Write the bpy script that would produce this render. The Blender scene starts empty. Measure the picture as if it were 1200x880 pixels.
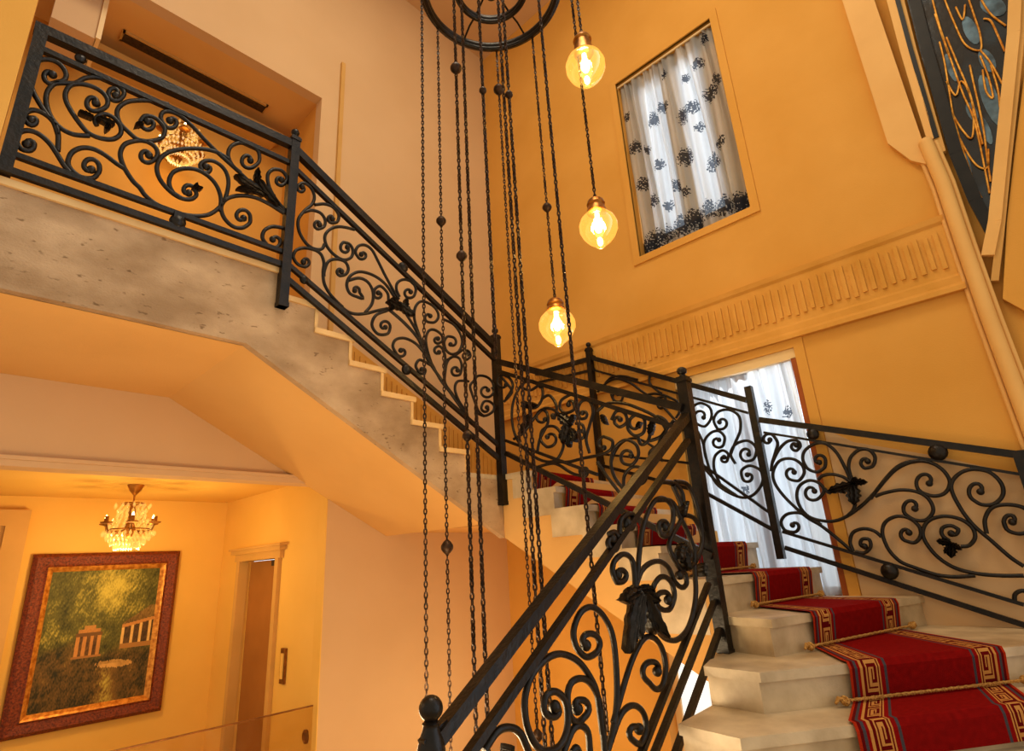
import bpy, math, random
from math import sin, cos, pi, radians, atan2, hypot, sqrt
from mathutils import Vector, Matrix, noise

random.seed(7)
SC = bpy.context.scene
COL = SC.collection
ZO = 2.05                      # the eye is 2.05 m above the floor of the stairwell

# ------------------------------------------------------------------ camera
F = 666.08
YAW, PITCH, ROLL = radians(42.98), radians(18.22), radians(-3.30)
fw = Vector((cos(YAW)*cos(PITCH), sin(YAW)*cos(PITCH), sin(PITCH)))
rt0 = Vector((sin(YAW), -cos(YAW), 0)); up0 = rt0.cross(fw)
RT = cos(ROLL)*rt0 + sin(ROLL)*up0
UP = -sin(ROLL)*rt0 + cos(ROLL)*up0
cam = bpy.data.cameras.new('camera'); cam.sensor_width = 36; cam.lens = 36*F/1200
cam.clip_start = .02
co = bpy.data.objects.new('camera', cam); COL.objects.link(co)
m = Matrix((RT, UP, -fw)).transposed().to_4x4(); m.translation = Vector((0, 0, 0))
co.matrix_world = m
SC.camera = co

def ray(px, py): return fw + RT*((px-600)/F) - UP*((py-440)/F)
def onX(px, py, X): d = ray(px, py); return d*(X/d.x)
def onY(px, py, Y): d = ray(px, py); return d*(Y/d.y)
def onZ(px, py, Z): d = ray(px, py); return d*(Z/d.z)
def az(px, py): d = ray(px, py); return atan2(d.y, d.x)

# ------------------------------------------------------------------ materials
def new_mat(name):
    mt = bpy.data.materials.new(name); mt.use_nodes = True
    nt = mt.node_tree; b = nt.nodes['Principled BSDF']
    return mt, nt, b
def lin(r, g, b):
    f = lambda c: (c/255/12.92) if c/255 <= .04045 else ((c/255+.055)/1.055)**2.4
    return (f(r), f(g), f(b), 1)
def noise_mat(name, c1, c2, scale=3, detail=4, rough=.7, bump=.0, bscale=60, metal=0, spec=.3, stretch=None, lo=.35, hi=.65):
    mt, nt, b = new_mat(name); N = nt.nodes; L = nt.links
    tc = N.new('ShaderNodeTexCoord'); src = tc.outputs['Object']
    if stretch:
        mp = N.new('ShaderNodeMapping'); mp.inputs['Scale'].default_value = stretch
        L.new(src, mp.inputs['Vector']); src = mp.outputs['Vector']
    n = N.new('ShaderNodeTexNoise'); n.inputs['Scale'].default_value = scale; n.inputs['Detail'].default_value = detail
    L.new(src, n.inputs['Vector'])
    r = N.new('ShaderNodeValToRGB'); r.color_ramp.elements[0].position = lo; r.color_ramp.elements[1].position = hi
    r.color_ramp.elements[0].color = c1; r.color_ramp.elements[1].color = c2
    L.new(n.outputs['Fac'], r.inputs['Fac']); L.new(r.outputs['Color'], b.inputs['Base Color'])
    b.inputs['Roughness'].default_value = rough; b.inputs['Metallic'].default_value = metal
    b.inputs['Specular IOR Level'].default_value = spec
    if bump:
        n2 = N.new('ShaderNodeTexNoise'); n2.inputs['Scale'].default_value = bscale; n2.inputs['Detail'].default_value = 3
        L.new(src, n2.inputs['Vector'])
        bp = N.new('ShaderNodeBump'); bp.inputs['Strength'].default_value = bump; bp.inputs['Distance'].default_value = .01
        L.new(n2.outputs['Fac'], bp.inputs['Height']); L.new(bp.outputs['Normal'], b.inputs['Normal'])
    return mt
def vcol_mat(name, rough=.8, spec=.2, bump=0, bscale=300):
    mt, nt, b = new_mat(name); N = nt.nodes; L = nt.links
    a = N.new('ShaderNodeVertexColor'); a.layer_name = 'Col'
    L.new(a.outputs['Color'], b.inputs['Base Color'])
    b.inputs['Roughness'].default_value = rough; b.inputs['Specular IOR Level'].default_value = spec
    if bump:
        tc = N.new('ShaderNodeTexCoord'); n2 = N.new('ShaderNodeTexNoise'); n2.inputs['Scale'].default_value = bscale
        L.new(tc.outputs['Object'], n2.inputs['Vector'])
        bp = N.new('ShaderNodeBump'); bp.inputs['Strength'].default_value = bump; bp.inputs['Distance'].default_value = .005
        L.new(n2.outputs['Fac'], bp.inputs['Height']); L.new(bp.outputs['Normal'], b.inputs['Normal'])
    return mt
def emit_mat(name, col, s):
    mt, nt, b = new_mat(name)
    b.inputs['Base Color'].default_value = col
    b.inputs['Emission Color'].default_value = col; b.inputs['Emission Strength'].default_value = s
    return mt
def glass_mat(name, tint, fac=.12, emit=None, es=0, rough=.03):
    mt, nt, b = new_mat(name); N = nt.nodes; L = nt.links
    out = N['Material Output']; N.remove(b)
    tr = N.new('ShaderNodeBsdfTransparent'); tr.inputs['Color'].default_value = tint
    gl = N.new('ShaderNodeBsdfGlossy'); gl.inputs['Roughness'].default_value = rough
    lw = N.new('ShaderNodeLayerWeight'); lw.inputs['Blend'].default_value = .25
    mm = N.new('ShaderNodeMath'); mm.operation = 'MULTIPLY_ADD'; mm.inputs[1].default_value = .55; mm.inputs[2].default_value = fac
    L.new(lw.outputs['Facing'], mm.inputs[0])
    mx = N.new('ShaderNodeMixShader'); L.new(mm.outputs[0], mx.inputs['Fac'])
    L.new(tr.outputs[0], mx.inputs[1]); L.new(gl.outputs[0], mx.inputs[2])
    last = mx.outputs[0]
    if emit:
        em = N.new('ShaderNodeEmission'); em.inputs['Color'].default_value = emit; em.inputs['Strength'].default_value = es
        ad = N.new('ShaderNodeAddShader'); L.new(last, ad.inputs[0]); L.new(em.outputs[0], ad.inputs[1]); last = ad.outputs[0]
    L.new(last, out.inputs['Surface'])
    return mt

M = {}
M['ochre'] = noise_mat('ochre_paint', lin(208, 150, 62), lin(219, 162, 76), 1.2, 6, .85, .12, 90, lo=.3, hi=.7)
M['ochre2'] = noise_mat('ochre_relief_paint', lin(204, 146, 58), lin(218, 160, 74), 3, 6, .85, .25, 60)
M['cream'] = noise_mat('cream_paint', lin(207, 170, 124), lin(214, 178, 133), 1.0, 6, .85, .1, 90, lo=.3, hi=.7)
M['soffit'] = noise_mat('amber_soffit_paint', lin(214, 164, 94), lin(222, 174, 104), 1, 5, .85, .1, 80)
M['hall'] = noise_mat('hall_yellow_paint', lin(226, 178, 84), lin(234, 188, 96), 1, 5, .8, .1, 80)
M['stringer'] = noise_mat('speckled_plaster', lin(150, 120, 86), lin(194, 163, 126), 2.6, 9, .8, .6, 70, stretch=(1, 1, 1.6))
M['white'] = noise_mat('cream_gloss_paint', lin(228, 196, 140), lin(236, 206, 152), 2, 4, .5, .05, 60)
M['jamb'] = noise_mat('pale_door_paint', lin(196, 150, 78), lin(208, 160, 88), 2, 4, .6, .05, 60)
M['jambdark'] = noise_mat('amber_door_paint', lin(150, 96, 40), lin(166, 108, 48), 2, 4, .6, .05, 60)
M['marble'] = noise_mat('beige_marble', lin(164, 140, 104), lin(218, 196, 158), 5, 10, .35, .08, 80, spec=.5, lo=.3, hi=.7)
nt = M['stringer'].node_tree; b = nt.nodes['Principled BSDF']; src = b.inputs['Base Color'].links[0].from_socket
tcn = nt.nodes.new('ShaderNodeTexCoord'); nz = nt.nodes.new('ShaderNodeTexNoise'); nz.inputs['Scale'].default_value = 38; nz.inputs['Detail'].default_value = 2
mpn = nt.nodes.new('ShaderNodeMapping'); mpn.inputs['Scale'].default_value = (.45, 1, 1); mpn.inputs['Rotation'].default_value = (0, .5, 0)
nt.links.new(tcn.outputs['Object'], mpn.inputs['Vector']); nt.links.new(mpn.outputs['Vector'], nz.inputs['Vector'])
rmp = nt.nodes.new('ShaderNodeValToRGB'); rmp.color_ramp.elements[0].position = .66; rmp.color_ramp.elements[1].position = .74
rmp.color_ramp.elements[0].color = (1, 1, 1, 1); rmp.color_ramp.elements[1].color = (.35, .28, .2, 1)
nt.links.new(nz.outputs['Fac'], rmp.inputs['Fac'])
mxn = nt.nodes.new('ShaderNodeMix'); mxn.data_type = 'RGBA'; mxn.blend_type = 'MULTIPLY'; mxn.inputs[0].default_value = .8
nt.links.new(src, mxn.inputs[6]); nt.links.new(rmp.outputs['Color'], mxn.inputs[7]); nt.links.new(mxn.outputs[2], b.inputs['Base Color'])
M['edge'] = noise_mat('pale_stone_edge', lin(214, 172, 112), lin(226, 188, 128), 5, 8, .5, .05, 60)
M['floor'] = noise_mat('floor_marble', lin(180, 150, 110), lin(214, 188, 150), 2, 8, .3, 0)
M['iron'] = noise_mat('black_wrought_iron', lin(13, 10, 7), lin(32, 24, 16), 18, 5, .36, .25, 60, metal=.12, spec=.3)
M['chain'] = noise_mat('dark_bronze_chain', lin(34, 22, 12), lin(66, 42, 22), 30, 3, .45, 0, metal=.5)
M['brass'] = noise_mat('aged_brass', lin(120, 72, 24), lin(190, 128, 54), 14, 4, .35, .1, 60, metal=.8)
M['rope'] = noise_mat('gold_cord', lin(150, 100, 40), lin(206, 156, 80), 120, 3, .8, .5, 200)
M['carpet'] = vcol_mat('woven_carpet', .95, .05, .6, 350)
M['canvas'] = vcol_mat('oil_canvas', .6, .3, .4, 160)
M['frame'] = noise_mat('carved_red_wood', lin(76, 24, 8), lin(138, 58, 22), 60, 6, .45, .9, 90, spec=.4)
M['gilt'] = noise_mat('gilt_moulding', lin(170, 100, 34), lin(226, 160, 70), 30, 4, .35, .3, 80, metal=.4)
M['vent'] = noise_mat('dark_vent', lin(40, 26, 12), lin(70, 48, 24), 40, 2, .6)
M['wood'] = noise_mat('orange_window_wood', lin(150, 74, 24), lin(176, 92, 34), 8, 5, .5, .1, 50, stretch=(1, 1, .1))
M['switch'] = noise_mat('bronze_plate', lin(110, 66, 24), lin(150, 96, 40), 20, 3, .4, 0, metal=.5)
M['glass'] = glass_mat('amber_clear_glass', (.96, .9, .78, 1), .04)
M['globe'] = glass_mat('amber_globe_glass', (1, .84, .5, 1), .06, lin(255, 192, 90), .55)
M['crystal'] = glass_mat('cut_crystal', (1, .92, .75, 1), .25, lin(255, 200, 100), .25, .08)
M['bulb'] = emit_mat('lit_filament_bulb', lin(255, 214, 120), 22)
M['flame'] = emit_mat('lit_candle_bulb', lin(255, 220, 130), 30)
M['pane'] = glass_mat('window_pane', (.95, .98, 1, 1), .05)
M['paleochre'] = noise_mat('pale_ochre_paint', lin(222, 172, 98), lin(230, 182, 108), 2, 4, .6, .05, 60)
M['paneglow'] = emit_mat('daylight_glow_pane', lin(226, 238, 246), .9)  # pane glows by itself, standing in for daylight outside
M['leadgold'] = noise_mat('gold_lead', lin(190, 120, 30), lin(240, 180, 80), 30, 3, .35, 0, metal=.5)
M['darkglass'] = noise_mat('dark_blue_glass', lin(7, 9, 10), lin(44, 74, 92), 3.5, 6, .25, .3, 10, spec=.6, lo=.5, hi=.9)
M['blueglass'] = noise_mat('slate_blue_glass', lin(40, 62, 76), lin(96, 132, 156), 9, 6, .3, .3, 20, spec=.6)
M['bluedark'] = noise_mat('black_leading', lin(10, 10, 10), lin(24, 22, 18), 9, 3, .4)

def curtain_mat():
    mt, nt, b = new_mat('sheer_curtain'); N = nt.nodes; L = nt.links
    out = N['Material Output']; N.remove(b)
    a = N.new('ShaderNodeVertexColor'); a.layer_name = 'Col'
    d = N.new('ShaderNodeBsdfDiffuse'); t = N.new('ShaderNodeBsdfTranslucent'); p = N.new('ShaderNodeBsdfTransparent')
    L.new(a.outputs['Color'], d.inputs['Color']); L.new(a.outputs['Color'], t.inputs['Color'])
    m1 = N.new('ShaderNodeMixShader'); m1.inputs['Fac'].default_value = .6
    L.new(d.outputs[0], m1.inputs[1]); L.new(t.outputs[0], m1.inputs[2])
    m2 = N.new('ShaderNodeMixShader'); L.new(a.outputs['Alpha'], m2.inputs['Fac'])
    L.new(p.outputs[0], m2.inputs[1]); L.new(m1.outputs[0], m2.inputs[2])
    L.new(m2.outputs[0], out.inputs['Surface'])
    return mt
M['curtain'] = curtain_mat()

# ------------------------------------------------------------------ mesh helpers
class MB:
    def __init__(s): s.v = []; s.f = []; s.c = []
    def add(s, v, f, c=None):
        o = len(s.v); s.v += [Vector(p) for p in v]; s.f += [tuple(i+o for i in q) for q in f]
        s.c += (c if c else [None]*len(f))
    def box(s, a, b):
        x0, y0, z0 = [min(p, q) for p, q in zip(a, b)]; x1, y1, z1 = [max(p, q) for p, q in zip(a, b)]
        s.add([(x0,y0,z0),(x1,y0,z0),(x1,y1,z0),(x0,y1,z0),(x0,y0,z1),(x1,y0,z1),(x1,y1,z1),(x0,y1,z1)],
              [(0,3,2,1),(4,5,6,7),(0,1,5,4),(1,2,6,5),(2,3,7,6),(3,0,4,7)])
    def prism(s, poly, z0, z1):            # poly in plan, any winding
        ar = sum(poly[i][0]*poly[(i+1)%len(poly)][1]-poly[(i+1)%len(poly)][0]*poly[i][1] for i in range(len(poly)))
        if ar < 0: poly = poly[::-1]
        n = len(poly)
        s.add([(x, y, z0) for x, y in poly]+[(x, y, z1) for x, y in poly],
              [tuple(range(n))[::-1], tuple(range(n, 2*n))]+[(i, (i+1)%n, (i+1)%n+n, i+n) for i in range(n)])
    def prism_axis(s, poly, axis, a, b):   # poly of (h, z) extruded along x or y
        n = len(poly)
        if axis == 'x': P = [(a, h, z) for h, z in poly]+[(b, h, z) for h, z in poly]
        else: P = [(h, a, z) for h, z in poly]+[(h, b, z) for h, z in poly]
        s.add(P, [tuple(range(n)), tuple(range(n, 2*n))[::-1]]+[(i, i+n, (i+1)%n+n, (i+1)%n) for i in range(n)])
    def tube(s, pts, r, n=8, squash=None, cap=True):
        pts = [Vector(p) for p in pts]
        q = [pts[0]]
        for p in pts[1:]:
            if (p-q[-1]).length > 1e-5: q.append(p)
        pts = q
        if len(pts) < 2: return
        R = r if isinstance(r, (list, tuple)) else [r]*len(pts)
        if len(R) != len(pts): R = [R[min(int(i*len(R)/len(pts)), len(R)-1)] for i in range(len(pts))]
        T = []
        for i in range(len(pts)):
            a = pts[max(i-1, 0)]; b = pts[min(i+1, len(pts)-1)]
            T.append((b-a).normalized())
        up = Vector((0, 0, 1)) if abs(T[0].z) < .9 else Vector((1, 0, 0))
        U = (up-T[0]*up.dot(T[0])).normalized()
        V = []; 
        for i in range(len(pts)):
            U = (U-T[i]*U.dot(T[i])).normalized(); W = T[i].cross(U)
            for k in range(n):
                a = 2*pi*k/n+pi/n
                V.append(pts[i]+(U*cos(a)+W*sin(a))*R[i])
        Fc = []
        for i in range(len(pts)-1):
            for k in range(n):
                Fc.append((i*n+k, i*n+(k+1)%n, (i+1)*n+(k+1)%n, (i+1)*n+k))
        if cap: Fc += [tuple(range(n))[::-1], tuple(range((len(pts)-1)*n, len(pts)*n))]
        s.add(V, Fc)
    def bar(s, a, b, w, h, side):           # rectangular bar: w across `side`, h the other way
        a = Vector(a); b = Vector(b); t = (b-a).normalized(); side = Vector(side)
        u = (side-t*side.dot(t)).normalized(); v = t.cross(u)
        P = []
        for p in (a, b):
            for du, dv in ((-1,-1),(1,-1),(1,1),(-1,1)): P.append(p+u*du*w/2+v*dv*h/2)
        s.add(P, [(3,2,1,0),(4,5,6,7),(0,1,5,4),(1,2,6,5),(2,3,7,6),(3,0,4,7)])
    def lathe(s, prof, c=(0,0,0), n=16, axis=None):
        c = Vector(c)
        V = []
        for r, z in prof:
            for k in range(n):
                a = 2*pi*k/n; V.append(Vector((r*cos(a), r*sin(a), z)))
        if axis is not None:
            q = Vector((0, 0, 1)).rotation_difference(Vector(axis)); V = [q @ p for p in V]
        Fc = []
        for i in range(len(prof)-1):
            for k in range(n): Fc.append((i*n+k, i*n+(k+1)%n, (i+1)*n+(k+1)%n, (i+1)*n+k))
        if prof[0][0] > 1e-4: Fc.append(tuple(range(n))[::-1])
        if prof[-1][0] > 1e-4: Fc.append(tuple(range((len(prof)-1)*n, len(prof)*n)))
        s.add([p+c for p in V], Fc)
    def ball(s, c, r, n=12, m=8, sz=1):
        s.lathe([(max(r*sin(pi*i/m), 1e-5), -r*sz*cos(pi*i/m)) for i in range(m+1)], c, n)
    def torus(s, c, R, r, n=40, k=10, mat=None):
        V = []; c = Vector(c)
        for i in range(n):
            a = 2*pi*i/n
            for j in range(k):
                b = 2*pi*j/k
                p = Vector(((R+r*cos(b))*cos(a), (R+r*cos(b))*sin(a), r*sin(b)))
                V.append((mat @ p if mat else p)+c)
        s.add(V, [(i*k+j, ((i+1)%n)*k+j, ((i+1)%n)*k+(j+1)%k, i*k+(j+1)%k) for i in range(n) for j in range(k)])

def empty(name, loc, label, cat, group=None):
    o = bpy.data.objects.new(name, None); COL.objects.link(o); o.location = loc; o.empty_display_size = .1
    o['label'] = label; o['category'] = cat
    if group: o['group'] = group
    return o
def wloc(o):
    p = Vector((0, 0, 0))
    while o: p += o.location; o = o.parent
    return p
def obj(name, mb, mat, parent=None, smooth=False, loc=None, label=None):
    me = bpy.data.meshes.new(name)
    base = wloc(parent) if parent else Vector((0, 0, 0))
    if loc is None and parent is None:
        loc = Vector((sum(p.x for p in mb.v)/len(mb.v), sum(p.y for p in mb.v)/len(mb.v), min(p.z for p in mb.v)))
    L = Vector(loc) if loc is not None else base
    me.from_pydata([p-L for p in mb.v], [], mb.f); me.update()
    if any(c is not None for c in mb.c):
        ca = me.color_attributes.new('Col', 'FLOAT_COLOR', 'CORNER')
        k = 0
        for pi_, pl in enumerate(me.polygons):
            c = mb.c[pi_] or (1, 1, 1, 1)
            for _ in pl.loop_indices: ca.data[k].color = c; k += 1
    if smooth:
        me.polygons.foreach_set('use_smooth', [True]*len(me.polygons))
        me.set_sharp_from_angle(angle=radians(50))
    me.materials.append(mat)
    o = bpy.data.objects.new(name, me); COL.objects.link(o)
    if parent: o.parent = parent; o.location = L-base
    else: o.location = L
    if label: o['label'] = label
    return o
def tag(o, label, cat, group=None, kind=None):
    o['label'] = label; o['category'] = cat
    if group: o['group'] = group
    if kind: o['kind'] = kind
    return o
def struct(name, mb, mat, label=None, smooth=False):
    o = obj(name, mb, mat, smooth=smooth); o['kind'] = 'structure'
    if label: o['label'] = label
    o['category'] = name.split('_')[0]
    return o
def holed(mb, axis, a, b, rect, holes):
    h0, h1, z0, z1 = rect
    hs = sorted({h0, h1}|{min(max(q, h0), h1) for o in holes for q in o[:2]})
    zs = sorted({z0, z1}|{min(max(q, z0), z1) for o in holes for q in o[2:]})
    for i in range(len(hs)-1):
        j = 0
        while j < len(zs)-1:
            cz = (zs[j]+zs[j+1])/2; ch = (hs[i]+hs[i+1])/2
            if any(o[0] < ch < o[1] and o[2] < cz < o[3] for o in holes): j += 1; continue
            k = j
            while k+1 < len(zs)-1 and not any(o[0] < ch < o[1] and o[2] < (zs[k+1]+zs[k+2])/2 < o[3] for o in holes): k += 1
            if axis == 'x': mb.box((a, hs[i], zs[j]), (b, hs[i+1], zs[k+1]))
            else: mb.box((hs[i], a, zs[j]), (hs[i+1], b, zs[k+1]))
            j = k+1

# ------------------------------------------------------------------ room
XW, YW = 4.75, 4.655
Y1, XE, Y0 = 3.25, 3.25, 1.56         # edges of the stairwell opening
FL = -2.05; TOPZ = 7.2
T = [0]*20
for i in range(-6, 17): 
    if i >= 0: T[i] = 1.87-.1704*(16-i)
T[1] = -.70; T[2] = -.53; T[3] = -.35; T[4] = -.15; T[5] = .05; T[6] = .205; T[7] = .36; T[8] = .52; T[9] = .678

W1 = (1.38, 2.53, 2.91, 5.16)         # upper window on the ochre wall
W2 = (1.285, 2.36, -.36, 1.53)        # window behind the stairs
W3 = (1.95, 2.87, -1.75, -.30)        # window under the stairs
mb = MB(); holed(mb, 'x', XW, XW+.22, (.13, YW+.22, FL, TOPZ), [W1, W2, W3]); struct('wall_right', mb, M['ochre'], 'tall ochre wall with the curtained windows')
mb = MB()
holed(mb, 'y', YW, YW+.12, (-2.4, XW, FL, TOPZ), [(-1.6, 2.545, FL, .735), (-1.6, 2.26, 1.83, 4.84)])
struct('wall_back', mb, M['cream'], 'cream wall rising beside the upper flight')
mb = MB(); mb.box((-3, -2.2, FL-.1), (6.4, 9, FL)); struct('floor', mb, M['floor'], 'stone floor at the foot of the stairwell')
mb = MB(); mb.box((-3, -1, TOPZ), (6.4, YW+.2, TOPZ+.1)); struct('ceiling', mb, M['cream'], 'ceiling over the stairwell')
mb = MB(); mb.box((-2.4, Y1-.06, 1.872), (-.025, Y1+.3, TOPZ)); struct('wall_left', mb, M['ochre'], 'amber wall end where the landing railing stops')
# recess to the right of the ochre wall
mb = MB(); mb.box((XW+.06, -2.0, FL), (XW+.22, .13, TOPZ)); struct('wall_far_right', mb, M['ochre'], 'ochre wall past the corner moulding')

# lower hall
PY = 6.92
mb = MB(); mb.box((-1.6, PY, FL), (2.7, PY+.12, .95)); struct('wall_hall', mb, M['hall'], 'yellow hall wall behind the painting')
mb = MB(); mb.box((-1.6, YW+.12, .83), (2.7, PY, .93)); struct('ceiling_hall', mb, M['hall'], 'glowing yellow ceiling of the lower hall')
DO = (5.52, 6.36, FL, .165)
mb = MB(); holed(mb, 'x', 2.54, 2.66, (YW+.12, PY, FL, .83), [DO]); struct('wall_hall_side', mb, M['hall'], 'yellow side wall of the lower hall with the lift door')
mb = MB(); mb.box((2.535, YW-.002, FL), (2.5449, YW+.119, .735)); struct('trim_1', mb, M['hall'], 'yellow return at the end of the hall opening')
mb = MB()
mb.box((-1.6, YW-.03, .735), (2.5, YW+.14, .775)); mb.box((-1.6, YW-.045, .775), (2.5, YW, .80)); struct('trim_2', mb, M['cream'], 'thin moulding under the landing over the hall opening')
# lift door recessed in the side wall
dr = empty('door_1', (2.66, 5.94, FL), 'amber recessed door in the hall side wall under a small pediment', 'door'); dr['kind'] = 'structure'
mb = MB(); mb.box((2.68, 5.44, FL), (2.72, 5.80, .16)); obj('door_panel', mb, M['jamb'], dr)
mb = MB(); mb.box((2.63, 5.78, FL), (2.67, 6.4, .16)); obj('door_leaf', mb, M['jambdark'], dr)
mb = MB()
for a, b in ((5.46, 5.53), (6.35, 6.42)): mb.box((2.505, a, FL), (2.60, b, .175))
obj('door_frame', mb, M['jamb'], dr)
mb = MB(); mb.box((2.50, 5.42, .165), (2.6, 6.46, .235)); mb.box((2.475, 5.38, .235), (2.6, 6.52, .275)); mb.box((2.46, 5.35, .275), (2.6, 6.55, .295))
obj('pediment', mb, M['jamb'], dr)
mb = MB(); mb.box((2.56, 5.55, .10), (2.62, 5.72, .155)); obj('door_closer', mb, M['vent'], dr)
# panelled door at the far left of the hall
d2 = empty('door_2', (.25, PY, FL), 'amber panelled door on the far left of the lower hall', 'door'); d2['kind'] = 'structure'
mb = MB(); mb.box((-.6, PY-.05, FL), (.64, PY-.01, .56)); obj('door_leaf', mb, M['jamb'], d2)
mb = MB(); mb.box((.64, PY-.08, FL), (.80, PY, .70)); mb.box((-.7, PY-.08, .56), (.64, PY, .70)); obj('door_frame', mb, M['jamb'], d2)
mb = MB(); mb.box((-.5, PY-.065, -.9), (.5, PY-.05, .40)); obj('door_inset', mb, M['hall'], d2)
# switch plate, lock plate, glass panel
p = onX(333, 780, 2.54); mb = MB(); mb.box((2.522, p.y-.045, p.z-.14), (2.54, p.y+.045, p.z+.14)); 
sw = obj('wall_switch', mb, M['switch']); tag(sw, 'tall narrow bronze plate on the hall wall right of the recessed door', 'switch')
mb = MB(); mb.box((2.512, p.y-.02, p.z-.10), (2.522, p.y+.02, p.z+.10)); obj('rocker', mb, M['hall'], sw)
p = onX(359, 863, 2.54); mb = MB(); mb.lathe([(.001, 0), (.05, 0), (.05, .012), (.035, .02), (.03, .014), (.001, .014)], (2.54, p.y, p.z), 20, (-1, 0, 0))
tag(obj('keyhole_cover', mb, M['switch'], smooth=True), 'small round bronze boss low on the hall wall corner', 'knob')
mb = MB(); mb.box((1.0, YW+.03, FL), (2.515, YW+.042, -.985)); 
gp = tag(obj('glass_panel', mb, M['glass']), 'frameless glass barrier across the lower hall opening', 'glass panel')
mb = MB(); mb.box((1.0, YW+.028, -.985), (2.515, YW+.044, -.975)); obj('glass_edge', mb, M['switch'], gp)

# upper hall recess
mb = MB(); mb.box((-1.6, YW+.12, 4.84), (2.36, 5.62, 4.95)); struct('ceiling_upper_hall', mb, M['soffit'], 'ceiling of the upper hall recess')
mb = MB(); mb.box((-1.6, 5.50, 1.87), (2.40, 5.62, 4.84)); struct('wall_upper_hall', mb, M['ochre'], 'dim ochre back wall of the upper hall')
mb = MB(); mb.box((2.27, YW+.12, 1.87), (2.40, 5.5, 4.84)); struct('wall_upper_hall_side', mb, M['ochre'])
mb = MB(); mb.box((.30, 5.30, 4.66), (2.15, 5.5, 4.72)); mb.box((.34, 5.36, 4.60), (2.1, 5.5, 4.66)); struct('trim_3', mb, M['jamb'], 'moulded band below the vent in the upper hall')
mb = MB(); mb.box((.06, 4.9, 4.38), (.36, 5.3, 4.84)); struct('trim_4', mb, M['cream'], 'pale dropped boxing in the upper hall ceiling')
mb = MB(); mb.box((.355, 4.88, 4.38), (.39, 5.3, 4.84)); struct('trim_5', mb, M['white'])
vt = empty('air_vent', (1.2, 5.19, 4.83), 'long dark linear vent slot in the upper hall ceiling', 'vent')
mb = MB(); mb.box((.565, 5.145, 4.806), (1.875, 5.245, 4.841)); obj('slot', mb, M['vent'], vt)
mb = MB()
mb.box((.55, 5.125, 4.815), (1.89, 5.15, 4.845)); mb.box((.55, 5.24, 4.815), (1.89, 5.262, 4.845)); mb.box((.545, 5.125, 4.815), (.57, 5.262, 4.845)); mb.box((1.87, 5.125, 4.815), (1.895, 5.262, 4.845))
obj('vent_frame', mb, M['jamb'], vt)
# vertical strip on the cream wall
a = onY(402, 76, YW); mb = MB(); mb.box((2.455, YW-.035, 1.3), (2.50, YW, a.z)); struct('trim_6', mb, M['jamb'], 'narrow vertical moulding on the cream wall by the upper hall')

# fluted cornice
mb = MB()
def cornice(mb, axis, a0, a1):
    w = XW if axis == 'x' else YW
    prof = [(w+.01, 1.60), (w-.05, 1.60), (w-.05, 1.635), (w-.03, 1.66), (w-.03, 1.71), (w-.018, 1.73), (w-.018, 2.12), (w-.035, 2.14), (w-.045, 2.18), (w+.01, 2.20)]
    n = len(prof)
    P = [((p, a0, z) if axis == 'x' else (a0, p, z)) for p, z in prof]+[((p, a1, z) if axis == 'x' else (a1, p, z)) for p, z in prof]
    mb.add(P, [tuple(range(n)), tuple(range(n, 2*n))[::-1]]+[(i, i+n, (i+1)%n+n, (i+1)%n) for i in range(n)])
    t = a0+.06
    while t < a1-.06:
        z0, z1 = 1.79+.012*sin(t*31), 2.06+.012*sin(t*47)
        if axis == 'x': mb.box((w-.034, t, z0), (w-.01, t+.028, z1))
        else: mb.box((t, w-.034, z0), (t+.028, w-.01, z1))
        t += .062
cornice(mb, 'x', .13, YW)
struct('trim_7', mb, M['ochre2'], 'fluted plaster band across the ochre wall above the stair window')
mb = MB()
tz = lambda x: 1.86-.50*(x-3.2)
mb.prism_axis([(2.7, tz(2.7)), (4.72, tz(4.72)), (4.72, tz(4.72)-.42), (2.7, tz(2.7)-.42)], 'y', YW-.02, YW-.001)
x = 2.74
while x < 4.66:
    z_ = tz(x+.014); mb.box((x, YW-.034, z_-.38), (x+.028, YW-.018, z_-.05)); x += .062
struct('trim_8', mb, M['ochre2'], 'fluted plaster band sloping along the cream wall beside the upper flight')

# windows with panes, reveals, curtains
def window(idx, W, lab, mull=True):
    y0, y1, z0, z1 = W
    o = empty('window_%d' % idx, (XW+.15, (y0+y1)/2, z0), lab, 'window'); o['kind'] = 'structure'
    mb = MB()
    if idx == 1:      # heavy casements close behind the curtain
        for b in ((y0, y0+.25, z0, z1), (y1-.24, y1, z0, z1), ((y0+y1)/2-.10, (y0+y1)/2+.10, z0, z1), (y0, y1, z1-.22, z1), (y0, y1, z0, z0+.2)): mb.box((XW+.11, b[0], b[2]), (XW+.16, b[1], b[3]))
    for b in ((y0, y0+.06, z0, z1), (y1-.06, y1, z0, z1), (y0, y1, z1-.06, z1), (y0, y1, z0, z0+.06)): mb.box((XW+.13, b[0], b[2]), (XW+.19, b[1], b[3]))
    if mull: mb.box((XW+.13, (y0+y1)/2-.03, z0), (XW+.19, (y0+y1)/2+.03, z1))
    obj('window_frame', mb, M['wood'] if idx == 2 else M['white'], o)
    mb = MB(); mb.box((XW+.155, y0+.05, z0+.05), (XW+.162, y1-.05, z1-.05)); obj('pane', mb, M['paneglow'] if idx == 3 else M['pane'], o)
    mb = MB(); t = .075; e = .018
    for b in ((y0-t, y0, z0-t, z1+t), (y1, y1+t, z0-t, z1+t), (y0, y1, z1, z1+t), (y0, y1, z0-t, z0)): mb.box((XW-e, b[0], b[2]), (XW+.02, b[1], b[3]))
    if idx < 3: obj('surround', mb, M['ochre'], o)
    return o
window(1, W1, 'tall upper window behind the patterned sheer curtain')
w2 = window(2, W2, 'lower window with wooden frame behind the stair railing')
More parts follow.
